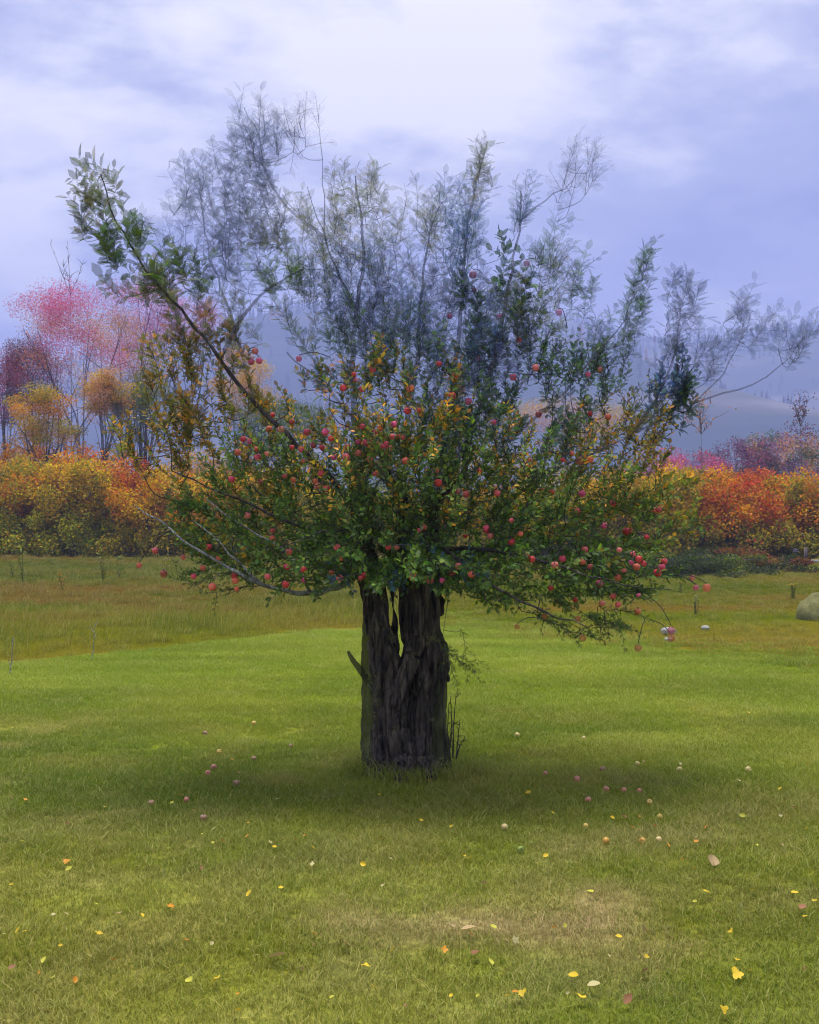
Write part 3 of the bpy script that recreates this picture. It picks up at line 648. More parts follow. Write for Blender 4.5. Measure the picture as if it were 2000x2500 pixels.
# main limbs: (px, py, depth offset) with radii at both ends; kind: 0 solid, 1 faded, 2 lichen grey
limbs = [
    ([(890, 1290, 0), (820, 1180, -.1), (720, 1080, -.2), (620, 980, -.25), (540, 880, -.28), (480, 800, -.28), (400, 712, -.3), (330, 620, -.3), (287, 540, -.3), (258, 475, -.3), (246, 425, -.3)], .021, .003, 0),
    ([(540, 880, -.28), (590, 775, -.3), (660, 702, -.35), (745, 655, -.38)], .016, .004, 3),
    ([(880, 1200, 0), (868, 1050, 0), (862, 900, -.05), (868, 760, -.08), (888, 640, -.1), (882, 520, -.1), (868, 430, -.1)], .028, .005, 3),
    ([(980, 1160, 0), (1000, 1000, .05), (1020, 850, .1), (1030, 700, .1), (1050, 560, .1)], .022, .005, 3),
    ([(1058, 1210, 0), (1092, 1050, .1), (1112, 900, .15), (1125, 760, .15), (1136, 610, .1), (1155, 480, .1), (1190, 345, .1)], .024, .004, 3),
    ([(1060, 1210, 0), (1150, 1060, -.2), (1200, 900, -.3), (1232, 750, -.3), (1262, 600, -.3), (1272, 465, -.3)], .024, .004, 3),
    ([(1055, 1240, 0), (1200, 1110, -.3), (1330, 1000, -.4), (1430, 900, -.4), (1505, 810, -.4), (1550, 720, -.4), (1572, 645, -.4)], .018, .002, 3),
    ([(1045, 1310, 0), (1200, 1210, -.35), (1400, 1125, -.5), (1550, 1055, -.5), (1640, 965, -.5), (1690, 900, -.5)], .016, .002, 3),
    ([(1050, 1340, 0), (1200, 1345, -.45), (1350, 1375, -.7), (1500, 1420, -.75), (1640, 1440, -.7)], .016, .002, 0),
    ([(890, 1400, 0), (760, 1450, -.3), (640, 1425, -.6), (520, 1365, -.7), (420, 1295, -.7), (330, 1235, -.7)], .022, .003, 2),
    ([(640, 1425, -.6), (540, 1330, -.65), (470, 1270, -.7)], .008, .002, 2),
    ([(760, 1450, -.3), (690, 1340, -.5), (600, 1290, -.6), (500, 1215, -.65)], .010, .002, 2),
    ([(890, 1330, 0), (720, 1280, -.4), (560, 1210, -.5), (420, 1150, -.5)], .015, .003, 0),
    ([(980, 1200, 0), (900, 1060, .5), (800, 950, .8), (700, 860, .9)], .03, .004, 3),
    ([(1030, 1210, 0), (1150, 1060, .5), (1290, 920, .8), (1350, 780, .8)], .03, .004, 3),
    ([(980, 1260, 0), (955, 1160, -.5), (900, 1080, -.85)], .016, .004, 0),
    ([(1040, 1260, 0), (1100, 1190, -.55), (1150, 1120, -.9)], .016, .004, 0),
    ([(960, 1290, 0), (840, 1290, -.6), (700, 1330, -.85)], .014, .003, 0),
    ([(1050, 1300, 0), (1150, 1400, -.7), (1300, 1480, -.9), (1430, 1530, -.95)], .018, .003, 0),
    ([(1550, 1055, -.5), (1640, 900, -.5), (1660, 740, -.5)], .012, .003, 1),
    ([(1550, 1055, -.5), (1690, 985, -.5), (1785, 880, -.5), (1832, 765, -.5)], .009, .002, 1),
    ([(1690, 985, -.5), (1800, 950, -.48), (1900, 900, -.45), (1962, 825, -.4)], .007, .002, 1),
    ([(886, 640, -.1), (770, 560, 0), (665, 460, .1), (632, 340, .1), (596, 262, .1)], .014, .003, 1),
    ([(620, 980, -.25), (560, 760, .1), (505, 600, .15), (488, 440, .15)], .014, .003, 1),
    ([(1268, 540, -.3), (1330, 490, -.2), (1395, 440, -.1), (1430, 390, 0)], .006, .002, 1),
    ([(868, 760, -.08), (800, 600, -.2), (790, 480, -.2), (788, 390, -.2)], .008, .002, 3),
    ([(800, 600, -.2), (775, 530, -.2), (750, 455, -.2)], .005, .002, 3),
    ([(775, 560, -.2), (725, 520, -.2), (690, 475, -.2)], .005, .002, 3),
]
NODES, PAR, NRAD, NKIND, NLIMB = [], [], [], [], []
limb_lines = []
for li, (rows, r0, r1, kd) in enumerate(limbs):
    c = W3([(*r_, 0) for r_ in rows])[:, :3]
    ln = smooth_line(c, .07); ln[1:-1] += rng.normal(0, .006, (len(ln) - 2, 3))
    rad = np.linspace(r0 ** .8, r1 ** .8, len(ln)) ** 1.25
    limb_lines.append((ln, rad, kd))
    for k_, p in enumerate(ln):
        NODES.append(p); NRAD.append(rad[k_]); NKIND.append(kd); NLIMB.append(li)
NODES = list(NODES)

# regions of the crown: px, py, rx, ry, sprays, opacity, palette, leaf length, depth spread
APL = {
    'green': np.array([(.035, .085, .012), (.05, .10, .015), (.07, .12, .016), (.03, .065, .012), (.09, .13, .02)]),
    'verdant': np.array([(.05, .10, .012), (.07, .12, .014), (.10, .14, .016), (.05, .085, .012), (.14, .15, .02), (.24, .17, .015), (.32, .16, .012)]),
    'mixed': np.array([(.04, .09, .012), (.06, .11, .015), (.10, .13, .015), (.16, .15, .02), (.34, .22, .015), (.42, .17, .015)]),
    'amber': np.array([(.12, .13, .015), (.17, .14, .015), (.08, .10, .015), (.26, .15, .015), (.36, .16, .015), (.09, .085, .02)]),
    'deep': np.array([(.025, .065, .018), (.035, .08, .02), (.05, .10, .025), (.02, .05, .07), (.03, .06, .10)]),
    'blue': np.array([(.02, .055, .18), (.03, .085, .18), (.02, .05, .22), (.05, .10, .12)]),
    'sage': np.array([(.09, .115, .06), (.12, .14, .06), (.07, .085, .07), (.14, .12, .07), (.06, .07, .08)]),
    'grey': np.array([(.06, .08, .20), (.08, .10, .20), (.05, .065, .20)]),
}
REG = [
    (1010, 1240, 349, 190, 235, 0.86, 'green', 0.038, 1.05),
    (990, 1120, 349, 170, 80, 0.86, 'mixed', 0.035, 1.05),
    (1290, 1270, 349, 165, 109, 0.86, 'green', 0.037, 0.9),
    (1330, 1180, 318, 130, 46, 0.86, 'mixed', 0.034, 0.9),
    (740, 1220, 307, 170, 92, 0.86, 'green', 0.037, 0.9),
    (690, 1290, 265, 100, 46, 0.86, 'green', 0.037, 0.9),
    (1330, 1410, 318, 60, 52, 0.86, 'green', 0.034, 0.7),
    (720, 1390, 243, 50, 27, 0.86, 'green', 0.034, 0.6),
    (1000, 1380, 212, 60, 29, 0.86, 'deep', 0.037, 0.7),
    (950, 990, 270, 130, 75, 0.72, 'mixed', 0.044, 0.9),
    (1230, 960, 270, 160, 71, 0.75, 'deep', 0.044, 0.8),
    (500, 930, 180, 110, 46, 0.72, 'amber', 0.048, 0.5),
    (640, 1050, 159, 90, 23, 0.85, 'amber', 0.037, 0.6),
    (1230, 730, 110, 140, 26, 0.72, 'deep', 0.062, 0.4),
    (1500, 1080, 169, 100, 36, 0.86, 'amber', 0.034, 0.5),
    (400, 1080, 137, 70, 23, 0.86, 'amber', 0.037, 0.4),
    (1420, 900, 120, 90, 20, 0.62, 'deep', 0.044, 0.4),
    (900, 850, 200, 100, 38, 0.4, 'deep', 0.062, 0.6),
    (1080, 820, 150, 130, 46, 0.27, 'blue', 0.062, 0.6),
    (245, 500, 50, 90, 9, 0.56, 'sage', 0.085, 0.12),
    (300, 590, 70, 50, 9, 0.56, 'green', 0.085, 0.15),
    (345, 680, 90, 50, 8, 0.56, 'sage', 0.085, 0.2),
    (430, 660, 70, 40, 8, 0.56, 'green', 0.085, 0.2),
    (500, 800, 80, 60, 10, 0.52, 'amber', 0.079, 0.2),
    (680, 690, 75, 45, 10, 0.36, 'green', 0.078, 0.2),
    (590, 760, 60, 60, 5, 0.31, 'sage', 0.079, 0.2),
    (865, 560, 130, 120, 32, 0.23, 'sage', 0.073, 0.4),
    (860, 460, 60, 50, 8, 0.24, 'sage', 0.073, 0.2),
    (660, 560, 60, 35, 7, 0.33, 'sage', 0.078, 0.2),
    (740, 740, 70, 80, 10, 0.24, 'sage', 0.068, 0.3),
    (1020, 570, 60, 90, 12, 0.22, 'sage', 0.073, 0.3),
    (1110, 560, 65, 110, 26, 0.24, 'blue', 0.073, 0.3),
    (1175, 430, 35, 70, 8, 0.25, 'sage', 0.073, 0.15),
    (1275, 490, 25, 45, 5, 0.24, 'blue', 0.073, 0.1),
    (1350, 600, 45, 60, 9, 0.2, 'deep', 0.073, 0.2),
    (1320, 720, 90, 100, 22, 0.22, 'sage', 0.068, 0.3),
    (1420, 720, 35, 60, 6, 0.31, 'deep', 0.073, 0.15),
    (1560, 690, 40, 55, 7, 0.34, 'deep', 0.078, 0.12),
    (1500, 820, 90, 70, 11, 0.28, 'deep', 0.073, 0.3),
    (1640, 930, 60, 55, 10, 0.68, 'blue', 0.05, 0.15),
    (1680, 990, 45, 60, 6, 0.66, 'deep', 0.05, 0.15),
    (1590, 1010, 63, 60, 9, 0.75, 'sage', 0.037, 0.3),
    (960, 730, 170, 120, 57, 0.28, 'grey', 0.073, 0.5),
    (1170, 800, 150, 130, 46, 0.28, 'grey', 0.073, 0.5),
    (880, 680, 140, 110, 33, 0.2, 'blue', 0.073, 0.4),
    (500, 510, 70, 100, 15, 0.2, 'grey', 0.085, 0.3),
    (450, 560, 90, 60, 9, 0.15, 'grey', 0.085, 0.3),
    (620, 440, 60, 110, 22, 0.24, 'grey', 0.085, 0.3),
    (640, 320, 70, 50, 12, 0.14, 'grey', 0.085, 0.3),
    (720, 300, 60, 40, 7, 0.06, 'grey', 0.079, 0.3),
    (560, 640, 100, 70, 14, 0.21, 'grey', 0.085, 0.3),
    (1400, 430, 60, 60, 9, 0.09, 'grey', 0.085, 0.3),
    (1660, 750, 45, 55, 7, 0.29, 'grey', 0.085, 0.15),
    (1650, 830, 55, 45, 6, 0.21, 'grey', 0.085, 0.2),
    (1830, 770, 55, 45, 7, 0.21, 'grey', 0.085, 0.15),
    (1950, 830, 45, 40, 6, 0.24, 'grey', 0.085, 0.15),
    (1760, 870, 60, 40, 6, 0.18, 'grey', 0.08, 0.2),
    (1450, 1510, 127, 45, 16, 0.6, 'green', 0.03, 0.4),
    (1120, 1600, 31, 50, 5, 0.45, 'green', 0.03, 0.1),
    (520, 1400, 95, 40, 10, 0.6, 'green', 0.03, 0.3),
]
REG += [(560, 1270, 150, 110, 30, .72, 'verdant', .046, .5), (1560, 1250, 150, 130, 28, .72, 'verdant', .045, .5), (1480, 1390, 160, 70, 16, .72, 'green', .045, .5)]
sprays = []
for (px, py, rx_, ry_, n, al, pal, ll, dz) in REG:
    for q in range(n):
        while True:
            a, b = rng.uniform(-1, 1, 2)
            if a * a + b * b < 1: break
        qx, qy = px + a * rx_, py + b * ry_
        s = max(.1, 1 - ((qx - 1030) / 800) ** 2 - ((qy - 1150) / 900) ** 2) ** .5
        D = TD + rng.uniform(-1, .9) * dz * s - (.25 if qy > 1350 else 0)
        if abs(qx - 1000) > 600 or qy < 640: D = TD - .25 + rng.uniform(-1, 1) * dz
        sprays.append((np.array(P(qx, qy, D)), al, pal, ll, qx, qy))
fork = np.array(P(980, 1320, TD))
sprays.sort(key=lambda s: np.linalg.norm(s[0] - fork))
NA = np.array(NODES); NP_ = len(NA)
cap = np.zeros((NP_ + len(sprays) * 40, 3)); cap[:NP_] = NA; used = NP_
nlimb = np.zeros(len(cap), int); nlimb[:NP_] = NLIMB
LB, LA, LN_, LL, LC, LPY = [], [], [], [], [], []
twig_lines = {}
def add_leaves(line, n, ll, al, pal, start=.1):
    pl = APL[pal]
    for k_ in range(n):
        tpos = start + (1 - start) * (k_ + rng.random() * .6) / n
        f = tpos * (len(line) - 1); i0 = min(int(f), len(line) - 2)
        b = line[i0] + (line[i0 + 1] - line[i0]) * (f - i0); tv = unit(line[i0 + 1] - line[i0])
        az = k_ * 2.4 + rng.normal(0, .4)
        ref = unit(np.cross(tv, (0.31, .2, .93))); r2 = np.cross(tv, ref)
        sd_ = math.cos(az) * ref + math.sin(az) * r2
        spread = rng.uniform(.7, 1.25) * (1.0 if tpos < .9 else .45)
        ax = unit(tv + sd_ * spread + np.array([0, 0, rng.uniform(-.35, .15)]))
        nr = unit(tv * .9 - sd_ * .35 + np.array([0, 0, .5]) + rng.normal(0, .25, 3))
        LB.append(b + sd_ * .006); LA.append(ax); LN_.append(nr); LL.append(ll * rng.uniform(.65, 1.2))
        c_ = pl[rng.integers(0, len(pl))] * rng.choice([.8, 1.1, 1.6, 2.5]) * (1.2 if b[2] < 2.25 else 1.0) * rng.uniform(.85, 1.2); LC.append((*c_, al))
for (base, al, pal, ll, qx, qy) in sprays:
    outw = base - np.array([0, TD, 1.25]); outw = outw / (np.linalg.norm(outw) + 1e-6)
    low = np.clip((qy - 1150) / 250, 0, 1)
    d = unit(outw * (.55 + .5 * low) + np.array([0, 0, .75 - .85 * low]) + rng.normal(0, .28, 3))
    length = rng.uniform(.13, .28) * (1.0 if al > .6 else 1.15)
    start = base - d * length * .5
    dd = np.linalg.norm(cap[:used] - start, axis=1) + .25 * np.maximum(0, cap[:used, 2] - start[2])
    j = int(np.argmin(dd)); a = cap[j]; li = nlimb[j]
    gap = np.linalg.norm(start - a)
    mid = (a + start) / 2 + np.array([0, 0, -.10 * gap]) + rng.normal(0, .05 * gap + .004, 3)
    tip = start + d * length; bend = start + d * length * .5 + rng.normal(0, .012, 3)
    ln = smooth_line(np.vstack([a, mid, start, bend, tip]), .045)
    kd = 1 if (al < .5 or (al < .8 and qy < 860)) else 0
    twig_lines.setdefault((li, kd), []).append((ln - TL, np.linspace(.0028 + .004 * min(gap, .8), .0011, len(ln))))
    m_ = min(len(ln), 38); cap[used:used + m_] = ln[:m_]; nlimb[used:used + m_] = li; used += m_
    cut = np.searchsorted(np.cumsum(np.r_[0, np.linalg.norm(np.diff(ln, axis=0), axis=1)]), gap * .6)
    main = ln[min(cut, len(ln) - 4):]
    thin = .66 if (al < .8 and qy < 860) else 1.2 if qy > 1000 else 1.0
    add_leaves(main, int((11 + length * 46) * thin), ll, al, pal)
    for s_ in range(2):
        b = main[int(len(main) * rng.uniform(.2, .7))]; d2 = unit(d + rng.normal(0, .6, 3)); l2 = length * rng.uniform(.4, .7)
        sl = np.vstack([b, b + d2 * l2 * .5 + rng.normal(0, .006, 3), b + d2 * l2])
        twig_lines[(li, kd)].append((sl - TL, np.array([.0022, .0016, .001])))
        add_leaves(sl, int(8 * thin), ll * .92, al, pal)
for li, (ln, rad, kd) in enumerate(limb_lines):
    v, q = tubes([(ln - TL, rad)], 10 if rad[0] > .015 else 7)
    o = put('branch', mesh_np('branch', v, [q], None, True), [M_TWIG, M_TWIG_F, M_LICH, M_TWIG_S][kd], at_root)
    if kd == 2: o['label'] = 'pale lichen crusted branch'
    if kd == 1: o['label'] = 'faint grey outer branch'
    for k2 in (0, 1):
        if (li, k2) in twig_lines:
            v, q = tubes(twig_lines[(li, k2)], 4)
            put('twigs', mesh_np('twigs', v, [q], None, True), M_TWIG_F if (k2 or kd == 1) else M_TWIG, o, kind='stuff')
LB, LA, LN_, LL, LC = map(np.array, (LB, LA, LN_, LL, LC))
# the three hundred largest leaves that stand against the sky are parts of their own
ppy = 1250 - (LB[:, 2] - CAMH) / LB[:, 1] * FPX; ppx = 1000 + LB[:, 0] / LB[:, 1] * FPX
score = LL / LB[:, 1] + .02 * ((ppy < 720) | (ppx > 1600)) + .004 * (LC[:, 3] > .3)
sel = np.argsort(-score)[:300]; rest = np.ones(len(LL), bool); rest[sel] = False
one = leaf_mesh('leaf', np.zeros((1, 3)), np.array([[0, 1., 0]]), np.array([[0, 0, 1.]]), np.ones(1), np.full(1, .64), np.ones((1, 4)))
one.materials.append(M_LEAF_O)
for k_ in sel:
    ax = Vector(LA[k_]).normalized(); sd_ = ax.cross(Vector(LN_[k_])).normalized(); nr = sd_.cross(ax)
    o = bpy.data.objects.new('leaf', one); COL.objects.link(o); o.parent = at_root
    s = float(LL[k_]); b = LB[k_] - TL
    o.matrix_local = Matrix(((sd_.x * s, ax.x * s, nr.x * s, b[0]), (sd_.y * s, ax.y * s, nr.y * s, b[1]), (sd_.z * s, ax.z * s, nr.z * s, b[2]), (0, 0, 0, 1)))
    o.color = tuple(LC[k_])
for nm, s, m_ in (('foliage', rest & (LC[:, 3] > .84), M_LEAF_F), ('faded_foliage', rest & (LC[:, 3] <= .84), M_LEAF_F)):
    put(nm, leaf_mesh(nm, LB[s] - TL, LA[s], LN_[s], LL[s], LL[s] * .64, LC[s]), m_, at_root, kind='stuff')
# suckers at the foot of the trunk
for (bx, by, tips) in [((1088), 1850, [(1083, 1640), (1096, 1720)]), (1096, 1848, [(1100, 1700), (1106, 1770)]), (1106, 1850, [(1114, 1690)]), (1114, 1852, [(1122, 1770), (1136, 1800)]), (1078, 1700, [(1074, 1560), (1083, 1590)]), (1083, 1690, [(1090, 1590)])]:
    ls = []
    for (tx_, ty_) in tips:
        b = np.array(P(bx, by, TD - .1)); e_ = np.array(P(tx_, ty_, TD - .1 + rng.uniform(-.05, .05)))
        ln = smooth_line(np.vstack([b, (b + e_) / 2 + rng.normal(0, .008, 3), e_]), .03); ls.append((ln - TL, np.linspace(.0055, .0018, len(ln))))
        for s_ in range(7):
            a = ln[rng.integers(2, len(ln))]; ls.append((np.vstack([a, a + np.array([rng.normal(0, .018), rng.normal(0, .015), rng.uniform(.005, .03)])]) - TL, np.array([.003, .0012])))
    v, q = tubes(ls, 5); put('sucker_shoot', mesh_np('sucker_shoot', v, [q], None, True), M_BARK, at_root)

# ------------------------------------------------------------------ apples
def apple_mesh():
    prof = [(0, -.42), (.12, -.455), (.24, -.45), (.36, -.36), (.46, -.18), (.5, .02), (.47, .2), (.38, .35), (.25, .42), (.12, .40), (.05, .33), (0, .30)]
    S = 14; V = [(0, 0, prof[0][1])]; 
    for r_, z in prof[1:-1]:
        for k_ in range(S):
            a = 2 * math.pi * k_ / S; f = 1 + .03 * math.cos(5 * a) * (1 if z < 0 else .3)
            V.append((r_ * f * math.cos(a), r_ * f * math.sin(a), z))
    V.append((0, 0, prof[-1][1])); n = len(prof) - 2
    Q = [(1 + i_ * S + k_, 1 + i_ * S + (k_ + 1) % S, 1 + (i_ + 1) * S + (k_ + 1) % S, 1 + (i_ + 1) * S + k_) for i_ in range(n - 1) for k_ in range(S)]
    T = [(0, 1 + (k_ + 1) % S, 1 + k_) for k_ in range(S)] + [(len(V) - 1, 1 + (n - 1) * S + k_, 1 + (n - 1) * S + (k_ + 1) % S) for k_ in range(S)]
    return mesh_np('apple', np.array(V), [np.array(Q), np.array(T)], None, True)
A_ME = apple_mesh()
sv_, sq_ = tubes([(np.array([(0, 0, .30), (.02, 0, .45), (.07, .01, .66)]), np.array([.028, .022, .03]))], 5)
A_STEM = mesh_np('stem', sv_, [sq_], None, True); A_STEM.materials.append(M_TWIG)
m_ap, t = mat('apple skin')
oi = t.n('ShaderNodeObjectInfo'); oc = t.n('ShaderNodeTexCoord').outputs['Object']
mp = t.n('ShaderNodeMapping', {'Vector': t.n('ShaderNodeVectorMath', {0: oc, 1: t.n('ShaderNodeCombineXYZ', {0: t.math('MULTIPLY', oi.outputs['Random'], 40)}).outputs[0]}, operation='ADD').outputs[0], 'Scale': (3.2, 3.2, 1.2)}).outputs[0]
f = t.n('ShaderNodeTexNoise', {'Vector': mp, 'Scale': 1.4, 'Detail': 4.0}).outputs[0]
f2 = t.n('ShaderNodeTexNoise', {'Vector': oc, 'Scale': 26.0, 'Detail': 2.0}).outputs[0]
c = t.mix(t.mr(f, .55, .75, 0, .4), oi.outputs['Color'], (.62, .34, .12)); c = t.mix(t.mr(f2, .62, .7, 0, .25), c, (.75, .45, .35))
sh = t.n('ShaderNodeBsdfPrincipled', {'Base Color': c, 'Roughness': .38, 'Specular IOR Level': .4}).outputs[0]
sh = t.n('ShaderNodeMixShader', {0: oi.outputs['Alpha'], 1: t.n('ShaderNodeBsdfTransparent').outputs[0], 2: sh}).outputs[0]
out(t, sh); A_ME.materials.append(m_ap)

HANG = [(633,881),(614,883),(730,876),(864,914),(910,902),(868,927),(838,947),(885,950),(1002,948),(1104,965),(1113,916),(1144,980),(995,1003),(1024,1001),(666,1013),(713,1030),(686,1048),(657,1047),
(885,1041),(928,1045),(917,1054),(795,1055),(808,1070),(750,1055),(962,1036),(972,1066),(957,1066),(984,1068),(894,1080),(906,1079),(875,1079),(944,1084),(950,1094),(935,1090),(786,1092),(766,1087),(713,1092),(735,1097),(850,1092),(875,1105),
(845,1116),(903,1121),(990,1125),(651,1108),(630,1116),(628,1096),(610,1078),(742,1127),(815,1116),(915,1157),(784,1156),(697,1164),(717,1172),(636,1176),(770,1175),(775,1186),(797,1193),(1066,1148),(1070,1179),(1117,1198),(1137,1207),
(604,1258),(1023,1295),(1035,1287),(1188,1296),(1136,1308),(1198,1308),(666,1294),(665,1313),(948,1336),(969,1336),(823,1336),(833,1363),(706,1347),(741,1389),(701,1383),(654,1408),(889,1405),(880,1411),(697,1427),(743,1417),(810,1397),
(1009,1401),(1007,1410),(1050,1417),(1080,1417),(1104,1400),(1151,1402),(1120,1382),(830,1411),(1315,1012),(1441,1010),(1485,1018),(1396,1107),(1374,1123),(1416,1125),(1441,1122),(1294,1123),(1172,1148),(1214,1204),(1322,1197),(1347,1201),
(1421,1205),(1411,1247),(1249,1271),(1271,1303),(1249,1322),(1187,1290),(1287,1354),(1299,1365),(1355,1380),(1373,1364),(1475,1283),(1608,1244),(1598,1246),(1539,1296),(1529,1297),(1497,1229),(1579,1311),(1428,1342),(1441,1383),(1423,1371),(1512,1343),(1546,1353),
(1542,1373),(1561,1365),(1554,1384),(1572,1376),(1622,1371),(1616,1385),(1606,1398),(1523,1394),(1509,1410),(1464,1425),(1345,1436),(1404,1464),(1497,1455),(1559,1454),(1509,1476),(1470,1473),(1557,1493),(1330,1505),(1411,1510),(1263,1530),
(1690,1411),(1699,1435),(1726,1435),(1423,1558),(1558,1582),(1639,1539),(1639,1558),(623,857),(594,1072),(580,1104),(566,1170),(379,1344),(510,1335),(448,1361),(340,1381),(495,1387),(400,1401),(473,1407),(519,1433),(572,1405),(575,1417),
(578,1438),(534,1363),(1155,671),(1158,708),(1286,643),(1365,763),(1219,774),(1098,772),(1267,830),(1463,902),(1436,914),(1253,921),(1308,898),(1168,875),(1072,888),(1206,1031)]
FAINT = {(1423,1558),(1558,1582),(1639,1539),(1639,1558),(1263,1530),(1411,1510),(1330,1505),(1286,643),(1158,708),(1365,763),(340,1381),(400,1401),(1690,1411),(1699,1435),(1726,1435),(448,1361)}
UNIQ = {(1155,671): 'mauve red apple highest in the apple tree, above its dark right limb', (1286,643): 'faint pink apple alone beside the crown\'s upper right sprays', (1365,763): 'dusky purple apple at the crown\'s right shoulder against mist', (1267,830): 'lone red apple below the dusky purple one on the right',
 (889,1405): 'vivid magenta apple touching the top of the trunk\'s left side', (1070,1179): 'round crimson apple alone in dense leaves right above the trunk', (903,1121): 'big hot pink apple right of its twin above the trunk', (845,1116): 'big hot pink apple left of its twin above the trunk',
 (1315,1012): 'bright red apple under the right limb\'s orange leaves', (1355,1380): 'largest salmon red apple on the lower right branch', (1249,1322): 'big coral apple lower of two on the right inner branch', (1271,1303): 'coral apple upper of two on the right inner branch', (1287,1354): 'scarlet apple left of the largest salmon apple',
 (340,1381): 'faint salmon apple farthest left, over the meadow', (379,1344): 'coral apple farthest left against the thicket\'s foot', (495,1387): 'orange red apple standing out against the left meadow', (519,1433): 'purple pink apple lowest on the left over long grass', (400,1401): 'small faint pink apple over the left meadow',
 (473,1407): 'small rose apple over the meadow between the orange and purple ones', (1558,1582): 'coral apple hanging lowest of all, right of the trunk over mown lawn', (1423,1558): 'pale orange apple hanging low over the lawn edge', (1639,1539): 'pink apple hanging before the white stone', (1639,1558): 'coral apple just beneath the pink one before the white stone',
 (1606,1398): 'big rose apple lowest of the three at the right fringe', (1616,1385): 'big rose apple middle of the three at the right fringe', (1622,1371): 'rose apple uppermost of the three at the right fringe', (1509,1410): 'round salmon apple over the grass gap on the right', (1726,1435): 'faint red apple farthest right of all the apples',
 (1608,1244): 'right one of a touching red pair before the orange thicket', (1598,1246): 'left one of a touching red pair before the orange thicket', (1539,1296): 'right one of a scarlet pair among the right fringe leaves', (1529,1297): 'left one of a scarlet pair among the right fringe leaves', (1144,980): 'glowing red apple in thin upper leaves right of centre', (1002,948): 'glowing red apple in thin upper leaves above the trunk'}
REDS = [(.62, .05, .06), (.60, .06, .12), (.66, .10, .12), (.60, .07, .20), (.64, .13, .08), (.50, .03, .05), (.62, .16, .14)]
leafy = LB[LC[:, 3] > .5]; lpx = 1000 + leafy[:, 0] / leafy[:, 1] * FPX; lpy = 1250 - (leafy[:, 2] - CAMH) / leafy[:, 1] * FPX
def zone(px, py):
    v = 'in the thin upper crown' if py < 1000 else 'in the middle crown' if py < 1220 else 'in the dense lower crown' if py < 1400 else 'on drooping lowest twigs'
    h = 'far left of the trunk' if px < 660 else 'left of the trunk' if px < 880 else 'straight above the trunk' if px < 1090 else 'right of the trunk' if px < 1350 else 'far right of the trunk'
    return v, h
cells = {}
for q in HANG:
    if q not in UNIQ: cells.setdefault(zone(*q), []).append(q)
ALAB = {}
for (v_, h_), qs in cells.items():
    side = 'right' if 'right' in h_ else 'left'
    for k_, q in enumerate(sorted(qs, key=lambda q: -q[0] if side == 'right' else q[0])): ALAB[q] = f'red apple {v_}, {h_}, {ORD[k_]} from the {side}'
stem_lines = []
for (px, py) in HANG:
    dpx = np.hypot(lpx - px, lpy - py); nearby = leafy[dpx < 28]
    D = np.quantile(nearby[:, 1], .12) if len(nearby) > 2 else TD - .55 + rng.uniform(-.2, .2)
    D = min(max(D, 5.4), 7.2)
    size = rng.uniform(.031, .047) * D / TD * (1.15 if (px, py) in UNIQ else 1)
    o = put('apple', A_ME, loc=P(px, py, D)); o.scale = (size,) * 3
    o.rotation_euler = (rng.normal(0, .25), rng.normal(0, .25), rng.uniform(0, 6.28))
    c_ = np.minimum(np.array(REDS[rng.integers(0, len(REDS))]) * rng.uniform(.95, 1.4), .85)
    if py < 800: c_ = np.array((.42, .10, .25))
    if py > 1490: c_ = np.array((.62, .18, .07)) if (px, py) != (1639, 1539) else np.array((.6, .1, .2))
    o.color = (*c_, .5 if (px, py) in FAINT else rng.choice([1, .9, .75]) * (.75 if py < 1000 else 1))
    o['category'] = 'apple'; o['group'] = 'apples hanging in the tree'; o['label'] = UNIQ.get((px, py)) or ALAB[(px, py)]
    put('stem', A_STEM, None, o)
    # the fruit twig that carries it, grown from the nearest branch
    top = np.array(o.location) + np.array([0, 0, size * .6]); dd = np.linalg.norm(cap[:used] - top, axis=1) + .6 * np.maximum(0, top[2] - cap[:used, 2])
    a = cap[int(np.argmin(dd))]; g_ = np.linalg.norm(a - top)
    if g_ > .02:
        ln = smooth_line(np.vstack([a, (a + top) / 2 + np.array([0, 0, .12 * g_]), top]), .04); stem_lines.append((ln - TL, np.full(len(ln), .0024)))
v, q = tubes(stem_lines, 4); put('fruit_twigs', mesh_np('fruit_twigs', v, [q], None, True), M_TWIG, at_root, kind='stuff')

